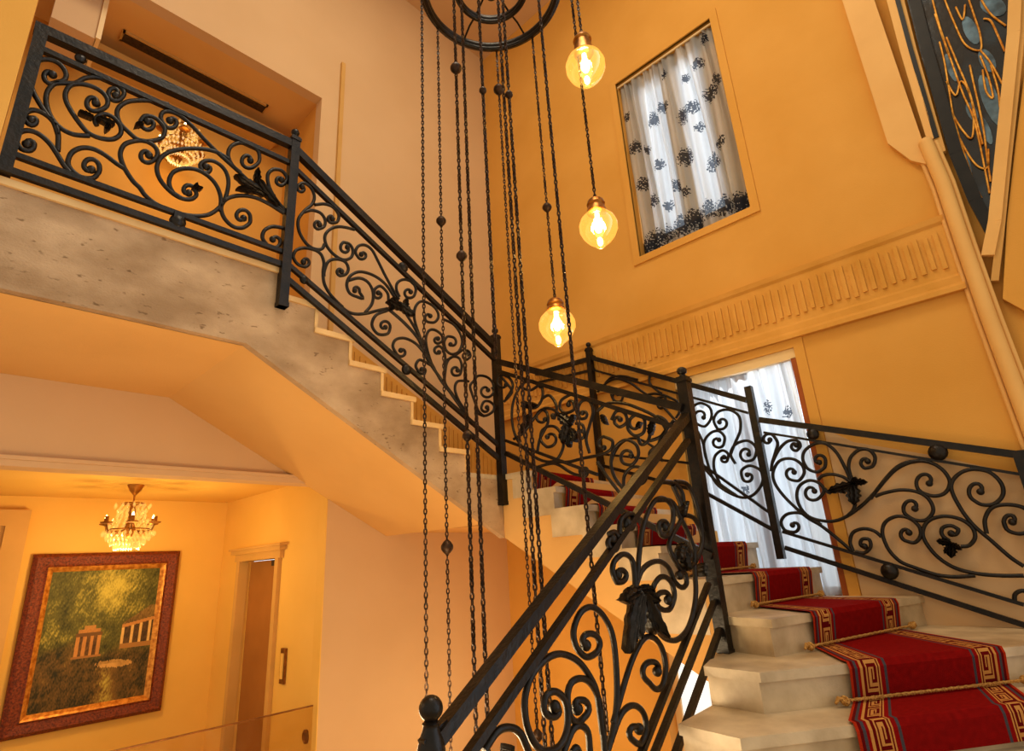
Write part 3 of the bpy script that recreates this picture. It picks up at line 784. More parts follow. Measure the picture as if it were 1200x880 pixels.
# --- upper flight railing ------------------------------------------------------
rb = empty('stair_railing', (2.35, RY, 1.3), 'black scrolled iron railing sloping down the upper flight', 'railing')
B = Panel(rb, 'Y', RY, .0115)
B.rail((347, 177), (583, 409), .05, .052, 'handrail'); B.rail((347, 199), (583, 425), .03, .03)
B.rail((335, 308), (589, 526), .03, .028); B.rail((335, 326), (589, 541), .03, .036)
B.post((590, 592), (578, 386), .06)
B.scroll('B1', [(265,555),(250,580),(210,578),(170,550),(135,490),(130,430),(160,385),(200,350),(213,310),(195,265),(160,240),(130,250)], (148,268,-.9))
B.scroll('B1', [(420,480),(350,465),(300,475),(268,510),(275,560),(310,605),(360,635),(400,625),(412,590),(395,555),(362,545)], (376,577,-.8))
B.scroll('B1', [(160,390),(200,380),(245,395),(268,430),(262,465),(230,478)], (233,452,.8))
B.scroll('B1', [(215,352),(265,348),(310,365),(338,405),(330,440),(300,445)], (300,422,.85))
B.scroll('B1', [(360,880),(300,820),(265,760),(258,700),(262,650),(245,605),(205,582),(155,575),(115,590),(105,625),(130,660),(165,672)], (165,645,-.85))
B.scroll('B1', [(262,720),(265,690),(285,645),(325,632),(370,645),(388,680),(375,710),(345,718)], (347,695,.75))
B.scroll('B1', [(650,840),(630,810),(580,720),(540,640),(510,585),(475,560),(440,565),(425,595),(440,625)], (462,610,-.85))
B.scroll('B3', [(405,475),(360,410),(300,365),(230,345),(180,365),(160,410),(175,455),(215,475),(245,482),(225,450)], (206,438,-.7))
B.scroll('B3', [(170,390),(225,378),(270,400),(295,450),(290,510),(255,555)])
B.scroll('B3', [(80,470),(150,540),(200,562),(260,560),(320,545),(370,535)])
B.scroll('B3', [(375,495),(370,455),(335,420),(305,435),(300,468)], (324,462,-.8))
B.scroll('B3', [(370,545),(310,570),(290,620),(320,665),(370,665),(385,630)], (353,625,-.9))
B.scroll('B2', [(125,255),(108,215),(115,180),(150,165),(190,180),(208,215),(200,250)], (172,232,.9))
B.scroll('B2', [(245,500),(215,420),(200,360),(205,310),(230,280),(270,285),(310,315),(325,355),(305,385),(272,385)], (275,358,.7))
B.scroll('B2', [(290,600),(268,530),(260,470),(275,430),(305,425),(340,450),(345,480),(325,495)], (318,475,.7))
B.scroll('B2', [(350,370),(400,395),(435,440),(447,490),(430,535),(395,550),(365,530),(355,490),(370,460),(400,462)], (393,492,.6))
B.scroll('B2', [(370,580),(420,550),(450,530),(480,535),(490,560),(470,580)], (468,556,.7))
B.scroll('B2', [(460,850),(400,760),(360,700),(360,640),(370,590),(395,565),(430,570),(445,610),(435,655),(405,660)], (416,633,.7))
B.scroll('B2', [(355,650),(360,570),(350,530),(335,510)], (322,535,-.7))
B.scroll('B2', [(600,720),(610,745),(590,770)], (570,738,.8), None)
B.scroll('B2', [(560,870),(530,840),(500,760),(488,715),(505,690),(530,662),(575,668),(605,700),(610,745)])
B.scroll('B2', [(520,850),(560,868),(600,850),(612,820),(590,795),(560,795),(545,825)], (570,830,-.7))
B.scroll('B2', [(480,690),(425,690),(410,730),(430,790),(470,850)])
B.scroll('B2', [(480,880),(420,790),(340,690),(290,600),(240,530),(200,490),(150,468),(105,475),(90,510),(110,550)], (136,538,-.85))
B.scroll('B2', [(290,610),(255,590),(225,580),(208,610),(225,645)], (244,632,-.8))
B.scroll('B2', [(70,320),(150,390),(220,470),(250,540),(290,610),(360,710),(430,810),(480,880)], r=.013)
B.scroll('B2', [(150,330),(200,410),(240,490),(275,580)])
B.leaf('B2', [((140,320),(50,280),.2),((120,310),(80,260),.25),((150,330),(150,265),.2),((110,290),(190,360),.22),((90,290),(70,330),.25)])
B.boss(tp('B1', (160,738)), 5.5); B.boss(tp('B1', (670,675)), 6.5); B.boss(tp('B2', (160,630)), 6.5); B.boss((548, 511), 5.5)

# --- well-side railing of the winding flight ------------------------------------
rc = empty('stair_railing', (XE-.025, 2.4, 0), 'black iron railing with a large leaf boss beside the far winding steps', 'railing')
C = Panel(rc, 'X', XE-.03, .0115)
C.rail((584, 424), (800, 478), .045, .05, 'handrail'); C.rail((585, 435), (800, 503), .03, .03)
C.rail((592, 516), (700, 556), .025, .022); C.rail((593, 531), (835, 652), .03, .036)
C.scroll('C1', [(360,265),(310,225),(250,250),(205,340),(195,440),(215,540),(270,620),(360,680),(440,685),(485,620),(485,550),(450,495),(405,487),(365,515),(362,570),(395,605)], (412,555,-.75))
C.scroll('C1', [(205,560),(265,520),(330,430),(380,385),(430,390),(470,420)])
C.scroll('C1', [(340,640),(355,560),(400,470),(395,410),(370,390)], (372,440,-.7))
C.scroll('C1', [(135,190),(180,210),(200,260),(160,330)], None, (150,240,-.6))
C.scroll('C1', [(130,200),(165,240),(195,290),(150,345)])
C.scroll('C1', [(240,260),(300,280),(360,250),(370,320),(330,380),(250,370)])
C.scroll('C1', [(365,330),(410,310),(450,370),(440,440)], (432,430,.6))
C.scroll('C1', [(540,300),(480,335),(470,380),(500,410),(550,390),(545,345)], (527,360,-.5))
C.scroll('C1', [(640,640),(620,560),(640,480),(660,400),(640,345),(600,340),(575,380),(585,440),(615,440)], (605,415,-.6))
C.scroll('C1', [(560,470),(600,480),(610,540),(590,560)], (598,525,.6))
C.scroll('C1', [(430,690),(520,690),(600,670),(700,650),(760,620),(770,570),(720,545)], (722,595,-.5))
C.scroll('C1', [(340,720),(440,700),(530,750),(570,765),(620,770),(625,730),(595,725)], (600,748,-.6))
C.scroll('D1', [(170,870),(100,780),(78,690),(100,610),(160,565),(220,590),(235,650),(200,705),(150,700)], (178,655,.7))
C.scroll('D1', [(150,850),(155,770),(200,720),(260,730),(280,780)], (228,780,.8))
C.scroll('D1', [(0,690),(60,780),(130,870)])
C.scroll('D1', [(80,450),(110,400),(155,410),(170,460),(130,490),(100,470)], (122,450,.6))
C.scroll('D1', [(0,400),(60,355),(150,355),(240,385),(330,430),(390,500),(380,580),(330,660)])
C.scroll('D1', [(180,440),(175,500),(215,540),(265,520),(270,450),(235,420)], (222,475,-.7))
C.scroll('D1', [(300,570),(370,540),(400,470),(340,430),(310,500),(290,570),(250,590),(230,540)])
C.scroll('D1', [(320,700),(300,640),(350,590),(370,540),(440,450)])
C.leaf('C1', [((540,480),(470,420),.28),((530,470),(560,420),.3),((520,490),(480,560),.28),((540,500),(570,580),.25),((520,460),(500,590),.25),((530,520),(530,610),.25)])
C.leaf('C1', [((300,370),(260,350),.25),((300,370),(340,360),.25),((300,420),(250,540),.12)])
C.leaf('D1', [((320,460),(310,540),.25),((30,420),(60,480),.2),((250,460),(235,500),.25)])

# --- outer railing in front of the window ----------------------------------------
rd = empty('stair_railing', (4.68, 2.4, 0), 'black iron railing in front of the curtained stair window', 'railing')
XR = 4.68
D = Panel(rd, 'X', XR, .0125)
D.rail((628, 438), (697, 419), .035, .045, 'handrail'); D.rail((628, 449), (697, 433), .025, .025)
D.rail((694, 419.5), (875, 469), .035, .045, 'handrail'); D.rail((697, 434), (877, 484), .022, .022)
D.rail((703, 532), (822, 544), .02, .022); D.rail((822, 543.5), (908, 605), .025, .022); D.rail((704, 545), (828, 578), .025, .03); D.rail((827, 577.5), (914, 625), .025, .03)
D.post((704, 545), (692, 402), .055); D.post((916, 655), (878, 453), .055, False)
z0 = T[9]; q = onX(704, 545, XR)
D.post(Vector((XR, q.y, T[9])), Vector((XR, q.y, q.z+.02)), .05, False)
D.scroll('D0', [(452,320),(470,300),(500,290),(535,310),(540,350),(515,385),(485,378)], (499,344,.8))
D.scroll('D0', [(620,500),(640,450),(660,400),(655,345),(615,318),(570,325),(550,360),(565,395)], (583,370,-.85))
D.scroll('D0', [(520,520),(510,455),(535,415),(570,405),(595,430),(590,465)], (566,448,.8))
D.scroll('D0', [(575,620),(552,560),(555,510),(585,485),(610,500),(605,530)], (592,518,.7))
D.scroll('D0', [(640,540),(620,500),(640,460),(690,445),(725,475),(715,520),(680,530)], (686,497,.8))
D.scroll('D0', [(480,400),(505,450),(520,520),(560,620),(650,675),(710,670),(750,620),(745,570),(700,548),(665,568),(670,605)], (693,592,-.8))
D.scroll('D0', [(470,480),(500,540),(560,610),(650,675)])
D.scroll('D0', [(190,680),(140,590),(130,530),(165,460),(225,435),(300,470),(340,530)])
D.scroll('D1', [(0,290),(50,240),(110,215),(190,240),(260,290),(330,330)])
D.scroll('D1', [(45,240),(85,205),(150,200),(230,220)])
D.scroll('D1', [(270,310),(330,300),(400,315),(460,345)])
D.scroll('D1', [(300,195),(300,240),(340,280),(370,300)])
D.scroll('D1', [(330,330),(385,320),(390,370),(360,385)], (367,355,.6))
D.scroll('D1', [(450,440),(470,400),(440,370),(470,350)])
D.scroll('D1', [(95,340),(80,300),(110,278),(145,300),(140,340)], (112,312,.7))
D.scroll('D1', [(330,330),(400,400),(460,470)])
# right hand panel
D.rail((890, 492), (1197, 533.5), .035, .045, 'handrail'); D.rail((895, 506.7), (1197, 556), .018, .018)
D.rail((917, 623), (1200, 708.6), .022, .022); D.rail((920, 641.7), (1202, 733), .025, .032)
ep = onX(1196, 530, XR)
D.post(Vector((XR, ep.y, T[2]-.02)), Vector((XR, ep.y, ep.z+.01)), .08, False)
for p_, r_ in ((tp('E1', (290,195)), 7), (tp('E1', (650,840)), 9), (tp('E2', (290,110)), 10), (tp('E2', (84,622)), 10)):
    if p_[0] < 1000 or p_[0] > 1050: D.boss(p_, r_)
D.boss((1042.5, 669.5), 9.5)
D.scroll('E1', [(95,370),(100,330),(115,280),(125,235),(100,198),(75,195)], (80,222,-.8))
D.scroll('E1', [(100,330),(130,270),(170,230),(215,225),(232,250),(215,272)], (206,250,.8))
D.scroll('E1', [(470,740),(400,680),(330,625),(270,590),(210,540),(150,480),(110,420),(105,370),(135,320),(190,310),(235,335),(250,375),(225,412),(190,410)], (192,375,.75))
D.scroll('E1', [(480,440),(440,350),(400,280),(350,240),(300,240),(255,270),(243,310),(265,355),(310,372),(345,350),(350,315)], (318,318,-.8))
D.scroll('E1', [(475,410),(458,350),(470,300),(510,268),(555,270),(582,305),(570,345),(535,355)], (538,325,.75))
D.scroll('E1', [(800,320),(740,330),(680,360),(630,410),(580,470),(520,530),(450,580),(390,602),(330,600),(270,580),(230,535),(215,480),(230,435),(275,412),(320,425),(343,460),(320,495)], (285,465,.85))
D.scroll('E1', [(470,420),(430,395),(380,383),(335,390),(315,410)])
D.scroll('E1', [(345,450),(370,470),(400,440),(480,440)])
D.scroll('E1', [(450,580),(480,550),(490,500),(480,440)])
D.scroll('E1', [(330,620),(280,590),(230,565),(170,570),(142,605),(160,645),(205,655)], (203,625,-.7))
D.scroll('E1', [(480,745),(465,700),(480,655),(530,638),(580,650),(615,680)])
D.scroll('E1', [(490,745),(530,752),(560,725),(555,690),(525,685)], (532,712,-.5))
e2 = [tp('E2', q) for q in [(190,605),(130,580),(80,530),(52,460),(65,410),(115,385),(170,395),(210,430),(215,470),(190,498),(150,490)]]
D.scroll('P', e2, tp('E2', (155,458))+(.75,))
D.scroll('E2', [(20,300),(60,285),(130,272),(200,280),(250,310),(270,360),(240,400),(190,400),(148,375)], (180,345,.75))
D.scroll('E2', [(0,310),(60,230),(120,170),(190,148),(260,155),(315,190),(342,240),(320,285),(270,298),(215,280)], (240,235,.8))
D.scroll('E2', [(660,600),(600,560),(520,490),(450,430),(400,370),(355,290),(350,240),(385,200),(440,183),(510,195),(560,240),(570,290),(535,330),(480,335),(435,310)], (462,272,.75))
D.scroll('E2', [(500,460),(492,400),(520,350),(580,335),(650,345),(700,380)])
D.scroll('E2', [(690,450),(640,460),(590,445),(573,410)], (605,402,.7))
D.scroll('E2', [(660,640),(560,640),(450,630),(360,605),(290,560),(240,500),(225,450),(250,405),(310,385),(380,395),(435,430),(450,475),(425,510),(390,515)])
D.scroll('E2', [(340,492),(308,465),(310,435),(345,425),(378,440)], (352,452,.4))
D.scroll('E2', [(190,605),(280,635),(360,645),(450,640)])
D.scroll('E2', [(620,750),(622,720),(650,705),(690,712)])
D.leaf('E1', [((480,430),(365,465),.2),((480,420),(550,420),.26),((480,430),(490,530),.3),((480,430),(495,395),.3),((430,440),(440,475),.3)])
D.leaf('E2', [((350,500),(285,490),.3),((350,500),(350,565),.3),((350,500),(395,530),.28),((350,510),(320,545),.3)])

# --- lower railing -------------------------------------------------------------
rf = empty('stair_railing', (2.2, Y0, -.9), 'black iron railing with a heavy handrail climbing from the newel in front', 'railing')
Fp = Panel(rf, 'Y', Y0, .0135)
P8b = onY(851, 768, Y0); P8t = onY(798, 433, Y0)
Fp.post(P8b, P8t, .066)
def F1(x, y): return tp('F1', (x, y))
Fp.rail((512, 866), (806, 486), .05, .042, 'handrail'); Fp.rail(F1(190, 905), (806, 516), .035, .028)
Fp.rail((830, 684), (700, 1012), .03, .022); Fp.rail((837, 705), (720, 1001), .03, .022); Fp.rail((843, 738), (735, 1043), .032, .026)
# newel
q = onY(505, 830, Y0); zb = -1.60; mb = MB()
mb.lathe([(.04, zb), (.048, zb+.02), (.038, zb+.05), (.034, zb+.2), (.036, q.z-.20), (.043, q.z-.14), (.043, q.z-.11), (.036, q.z-.08), (.026, q.z-.055), (.024, q.z-.045), (.028, q.z-.04), (.018, q.z-.030)], (q.x, q.y, 0), 18)
nw = obj('newel_post', mb, M['iron'], rf, True)
mb = MB(); mb.ball(q+Vector((0, 0, .0)), .037, 18, 12); obj('finial', mb, M['iron'], nw, True)
mb = MB(); mb.bar(q+Vector((-.03, 0, -.10)), q+Vector((.06, 0, -.06)), .03, .05, (0, 1, 0)); obj('handrail_socket', mb, M['iron'], nw)
S = Fp.scroll
S('F2', [(205,840),(228,700),(230,560),(215,400),(180,310),(125,262),(75,285),(45,360),(55,430),(95,475),(135,465)], (108,412,-.85))
S('F1', [(825,800),(800,620),(770,540),(710,460),(630,425),(560,450),(490,530),(460,640),(470,760),(510,850),(560,880),(620,860),(655,790),(660,700),(640,630),(595,600),(555,630),(550,690)], (597,685,-.7))
S('F1', [(835,890),(820,720),(800,620),(760,555),(715,540),(675,565),(660,630),(675,720),(710,745),(740,720)], (716,672,-.8))
S('F1', [(640,890),(680,790),(715,760),(755,790),(765,890)])
S('F1', [(680,890),(700,865),(715,885)])
S('F1', [(270,880),(330,790),(390,770),(440,800),(480,890)])
Fp.leaf('F1', [((375,900),(375,845),.2)])
S('F2', [(215,760),(260,600),(300,480),(345,400),(385,392),(420,430),(440,510),(430,590),(400,615),(368,585)], (388,530,.8))
S('F2', [(190,880),(240,740),(280,690),(320,690),(350,730),(355,800),(330,850),(300,835)], (316,795,.6))
S('F2', [(562,60),(570,200),(555,300),(525,370),(480,405),(430,390),(395,340),(375,260),(385,180),(420,132),(460,150),(478,210),(460,268),(430,275)], (438,225,.8))
S('F2', [(310,180),(335,110),(370,75),(410,65),(450,90),(478,150),(510,178),(530,160),(525,120)], (505,125,-.5))
S('F2', [(310,180),(305,100),(290,50),(255,35),(220,65),(212,110),(230,155)], (245,122,-.9))
S('F5', [(205,520),(215,400),(230,280),(260,180),(300,115),(345,108),(385,150),(390,220),(365,295),(330,295),(315,250)], (345,245,.8))
S('F5', [(300,115),(380,120),(420,190),(470,290),(500,380),(500,450)])
S('F5', [(440,480),(395,420),(370,350),(390,290),(440,180),(390,40)])
S('F5', [(440,190),(500,210),(540,300),(530,380),(490,450),(430,470),(400,410),(430,350),(470,370)], (445,410,.6))
S('F5', [(330,20),(400,30),(440,90),(440,180)])
S('F5', [(400,20),(470,40),(520,170),(540,280)])
S('F5', [(60,290),(90,280),(110,320),(95,370),(65,360)], (80,325,.4))
S('F5', [(115,290),(120,220),(160,185),(195,205),(180,260)], (160,235,.5))
Fp.leaf('F2', [((320,180),(245,460),.13),((330,190),(420,400),.13),((330,200),(300,400),.16),((320,190),(232,235),.2),((320,190),(370,190),.25),((330,180),(390,240),.25),((320,210),(270,420),.12),((340,220),(370,380),.14)])
Fp.leaf('F5', [((440,380),(450,480),.25),((440,340),(400,420),.25),((430,200),(440,120),.18),((540,440),(530,510),.25)])

# ------------------------------------------------------------------ pendant chandelier
H = 4.2; CX, CY, RO, RI = .563*H, .522*H, .1250*H, .0630*H
ch = empty('pendant_chandelier', (CX, CY, -1.2), 'tall bronze ring chandelier hanging through the stairwell with long chains and glass globes', 'chandelier')
mb = MB()
for dz, dr, r in ((0, -.004, .036), (.035, .016, .022), (-.03, -.014, .018)): mb.torus((CX, CY, H+dz), RO+dr, r, 64, 8)
obj('outer_ring', mb, M['iron'], ch, True)
mb = MB()
for dz, dr, r in ((0, 0, .028), (.035, .012, .021), (-.03, -.008, .017)): mb.torus((CX, CY, H+.0+dz), RI+dr, r, 48, 8)
obj('inner_ring', mb, M['iron'], ch, True)
for k in range(6):
    a = radians(12+60*k); mb = MB()
    pts = [Vector((CX+cos(a)*r, CY+sin(a)*r, H+z)) for r, z in ((.03, .03), (.12, .05), (RI, .03), ((RI+RO)/2, .05), (RO, .02))]
    mb.tube(pts, .008, 7); obj('spoke', mb, M['iron'], ch, True)
mb = MB(); mb.tube([(CX, CY, H-.05), (CX, CY, TOPZ)], .014, 8); mb.lathe([(.001, H-.1), (.04, H-.08), (.05, H), (.03, H+.08), (.012, H+.12)], (CX, CY, 0), 14); obj('stem', mb, M['iron'], ch, True)
def circ(a, far, R=RO):
    d = hypot(CX, CY); a0 = atan2(CY, CX); s = d*sin(a-a0)
    if abs(s) >= R: t = d*cos(a-a0)
    else: t = d*cos(a-a0)+(1 if far else -1)*sqrt(R*R-s*s)
    return Vector((cos(a)*t, sin(a)*t, 0))
LINK = []
for j in range(10):
    t = 2*pi*j/10; LINK.append((.0075*cos(t), .017*sin(t)))
def chain(xy, z0, z1):
    mb = MB(); z = z1-.015; k = 0; tw = random.random()*2
    V = []; Fc = []
    while z > z0:
        q = Matrix.Rotation(tw+(pi/2 if k % 2 else 0)+.25*sin(k*.7), 3, 'Z'); o = len(V)
        for j, (x, zz) in enumerate(LINK):
            nx, nz = x/.0075, zz/.017*.6; l = hypot(nx, nz); nx /= l; nz /= l
            for b in range(4):
                c = b*pi/2+pi/4; p = Vector((x+nx*.005*cos(c), .005*sin(c), zz+nz*.005*cos(c)))
                V.append(q @ p+Vector((xy.x, xy.y, z)))
        for j in range(10):
            for b in range(4): Fc.append((o+j*4+b, o+((j+1) % 10)*4+b, o+((j+1) % 10)*4+(b+1) % 4, o+j*4+(b+1) % 4))
        z -= .0265; k += 1
    mb.add(V, Fc); obj('chain', mb, M['chain'], ch)
def z_at(xy, px, py): d = ray(px, py); return d.z*hypot(xy.x, xy.y)/hypot(d.x, d.y)
def bead(xy, px, py, rpx):
    z = z_at(xy, px, py); c = Vector((xy.x, xy.y, z)); r = rpx/F*c.dot(fw)
    mb = MB(); mb.lathe([(.001, -r*1.25), (r*.25, -r*1.1), (r*.6, -r*.8), (r*.95, -r*.3), (r, 0), (r*.95, r*.3), (r*.6, r*.8), (r*.25, r*1.1), (.001, r*1.25)], c, 14)
    obj('bead', mb, M['chain'], ch, True)
chains = [ # px, py of a point on it, far?, lower end (px,py or None), beads
 ((497, 400), False, (500, 900), []),
 ((519, 371), True, (535, 900), [(517,259,6),(527,641,7.5)]),
 ((541, 299), False, (561, 900), [(535.5,80,6.8),(540,300,6.6),(547,511,6)]),
 ((549, 230), False, (575, 900), []),
 ((569, 170), False, (583.5, 420), [(568,106,4.5)]),
 ((602, 396), True, (630, 862), [(584,105,6.5),(630,862,6.5)]),
 ((608.5, 396), False, (645, 900), []),
 ((615.5, 396), False, (655, 900), [(595.5,111,4.8)]),
 ((641, 243), True, (650, 350), [(641,243,5.6)]),
 ((654, 243), False, (702, 900), []),
 ((690, 170), False, (697, 232), []),
 ((679, 20), False, (681, 42), [])]
ends = []
for (px, py), far, low, beads in chains:
    a = az(px, py); xy = circ(a, far)
    z0 = z_at(xy, *low); chain(xy, z0, H)
    rr = hypot(xy.x-CX, xy.y-CY)
    if rr > RO+.01:
        mb = MB(); mb.tube([Vector((CX+(xy.x-CX)*RO/rr, CY+(xy.y-CY)*RO/rr, H)), Vector((xy.x, xy.y, H+.01))], .01, 7); obj('hook_arm', mb, M['iron'], ch, True)
    for b in beads: bead(xy, *b)
    ends.append((xy, z0))
def pendant(xy, cap, globe, rpx, tilt):
    zc = z_at(xy, *cap); zg = z_at(xy, *globe); c = Vector((xy.x, xy.y, zg)); dp = c.dot(fw); r = rpx/F*dp
    h = zc-zg
    lm = bpy.data.objects.new('pendant_lamp', None); COL.objects.link(lm); lm.parent = ch; lm.location = Vector((xy.x, xy.y, zg))-wloc(ch)
    mb = MB(); k = r*.50
    mb.lathe([(.001, h+.012), (k*.5, h+.012), (k*.8, h-.005), (k*.95, h-.03), (k*.80, h-.04), (k*1.0, r*.95), (k*1.05, r*.86), (k*.9, r*.80), (.001, r*.80)], c, 20)
    obj('socket', mb, M['brass'], lm, True)
    mb = MB()
    prof = [(r*.42, r*.86), (r*.62, r*.72), (r*.86, r*.46), (r*.98, r*.14), (r*.97, -r*.18), (r*.82, -r*.52), (r*.60, -r*.80), (r*.38, -r*.98), (r*.26, -r*1.06), (r*.24, -r*1.12), (r*.14, -r*1.22), (.002, -r*1.25)]
    mb.lathe([(a, b) for a, b in prof[::-1]], c, 28); mb.f = mb.f[:-1]; mb.c = mb.c[:-1]
    obj('globe', mb, M['globe'], lm, True)
    mb = MB(); mb.lathe([(.001, -r*.35), (r*.14, -r*.28), (r*.24, -r*.05), (r*.22, r*.25), (r*.13, r*.5), (r*.12, r*.8)], c, 14); obj('bulb', mb, M['bulb'], lm, True)
    mb = MB(); mb.ball(c+Vector((0, 0, -r*.85)), r*.15, 10, 8, 1.7); obj('drop', mb, M['bulb'], lm, True)
    li = bpy.data.lights.new('bulb_light', 'POINT'); li.energy = 28; li.color = (1, .69, .32); li.shadow_soft_size = .05
    lo = bpy.data.objects.new('bulb_light', li); COL.objects.link(lo); lo.location = c+Vector((0, 0, 0)); 
    return lo
pendant(ends[11][0], (682, 44), (687.5, 78), 23.5, 0)
pendant(ends[10][0], (697, 235), (702, 266), 23, 0)
pendant(ends[8][0], (652, 352), (654.5, 381), 22, 0)

# ------------------------------------------------------------------ painting in the lower hall
pt = empty('framed_painting', (1.49, PY, -1.19), 'large landscape oil painting in a carved red wooden frame on the hall wall', 'painting')
x0, x1, za, zb_ = .885, 2.09, -1.175, .311
mb = MB()
def frame_ring(mb, o, i_, y_o, y_i):
    (a0, a1, b0, b1), (c0, c1, d0, d1) = o, i_
    Oc = [(a0, b0), (a1, b0), (a1, b1), (a0, b1)]; Ic = [(c0, d0), (c1, d0), (c1, d1), (c0, d1)]
    for k in range(4):
        p, q = Oc[k], Oc[(k+1) % 4]; r, s = Ic[(k+1) % 4], Ic[k]
        mb.add([(p[0], y_o, p[1]), (q[0], y_o, q[1]), (r[0], y_i, r[1]), (s[0], y_i, s[1])], [(0, 1, 2, 3)])
        mb.add([(p[0], PY, p[1]), (q[0], PY, q[1]), (q[0], y_o, q[1]), (p[0], y_o, p[1])], [(0, 1, 2, 3)])
def rc_(d): return (x0+d, x1-d, za+d, zb_-d)
frame_ring(mb, rc_(0), rc_(.03), PY-.05, PY-.075); frame_ring(mb, rc_(.03), rc_(.10), PY-.075, PY-.06); frame_ring(mb, rc_(.10), rc_(.118), PY-.06, PY-.07)
obj('frame', mb, M['frame'], pt)
mb = MB(); frame_ring(mb, rc_(.118), rc_(.135), PY-.065, PY-.055); frame_ring(mb, rc_(.135), rc_(.162), PY-.055, PY-.03); obj('gilt_slip', mb, M['gilt'], pt)
def pic(u, v):       # u right, v down, 0..1
    n = noise.noise; P = lambda s, k=0: n(Vector((u*s, v*s*1.2, k)))
    brush = n(Vector((u*44+v*30, v*16-u*14, 1)))*.42+n(Vector((u*96-v*40, v*48+u*30, 4)))*.45+P(9, 5)*.45
    glow = math.exp(-(((u-.56)/.24)**2+((v-.16)/.24)**2))
    dark = lin(36, 38, 14); mid = lin(98, 94, 34); lt = lin(196, 178, 74)
    t = .33+.62*brush+.55*glow*max(0, 1-max(0, v-.3)*4)
    k_ = max(0, min(1, (v-.56+.12*P(5, 8))*9))
    t -= .12*k_; mid = tuple(mid[i]+(lin(120, 88, 36)[i]-mid[i])*k_ for i in range(3))+(1,)
    # reflecting pool and path
    d = ((u-.66)/.16)**2+((v-.72-.06*(u-.6))/.03)**2
    if d < 1+brush: t = .8+.35*brush; lt = lin(206, 158, 84)
    pth = max(0, 1-abs(u-.62-.12*(v-.74)+.06*brush)/(.10+.28*max(0, v-.74))) if v > .72 else 0
    t += .45*pth
    bl = ((u-.1)/.14)**2+((v-.46)/.10)**2
    t += .30*max(0, 1-bl+.5*brush)
    def mix(a, b, k): k = max(0, min(1, k)); return tuple(a[i]+(b[i]-a[i])*k for i in range(3))+(1,)
    c = mix(dark, mid, t*2) if t < .5 else mix(mid, lt, (t-.5)*2)
    # small pavilion
    stone = lin(196, 134, 66); sh = lin(62, 40, 16)
    if .28 < u < .54 and .42 < v < .66:
        if .42 < v < .445 and .36 < u < .46: c = mix(stone, c, .2+.4*brush)
        if .445 < v < .475 and .31 < u < .51: c = mix(stone, sh, .2+.4*brush)
        if .475 < v < .50 and .29 < u < .53: c = mix(sh, stone, .2)
        if .50 < v < .64 and .30 < u < .52: c = mix(sh, stone, (.9 if int((u-.30)/.031) % 2 == 0 else .12)+.3*brush)
        if .64 < v < .66: c = mix(stone, sh, .4)
    # round temple at the right
    if u > .70 and .29 < v < .62:
        roof = .30+.13*max(0, (.95-u)/.25)**1.0
        if v > roof+.01*brush and v < .40+.04*(.95-u)/.25: c = mix(sh, lin(150, 116, 54), .55+.8*brush)
        if .40+.04*(.95-u)/.25 <= v < .425+.04*(.95-u)/.25: c = mix(stone, sh, .1)
        if .425+.04*(.95-u)/.25 <= v < .59:
            col = int((u-.70)/.028) % 3 == 0
            c = mix(lin(226, 182, 104), sh, .1+.3*brush) if col else mix(lin(28, 26, 12), stone, .12+.2*brush)
        if v >= .585: c = mix(stone, lin(60, 60, 24), .4)
    return c
mb = MB(); NX, NZ = 150, 190; c0, c1, d0, d1 = rc_(.160)
V = [Vector((c0+(c1-c0)*i/NX, PY-.03, d1+(d0-d1)*j/NZ)) for j in range(NZ+1) for i in range(NX+1)]
Fc = [(j*(NX+1)+i, (j+1)*(NX+1)+i, (j+1)*(NX+1)+i+1, j*(NX+1)+i+1) for j in range(NZ) for i in range(NX)]
mb.add(V, Fc, [pic((i+.5)/NX, (j+.5)/NZ) for j in range(NZ) for i in range(NX)])
obj('canvas', mb, M['canvas'], pt)

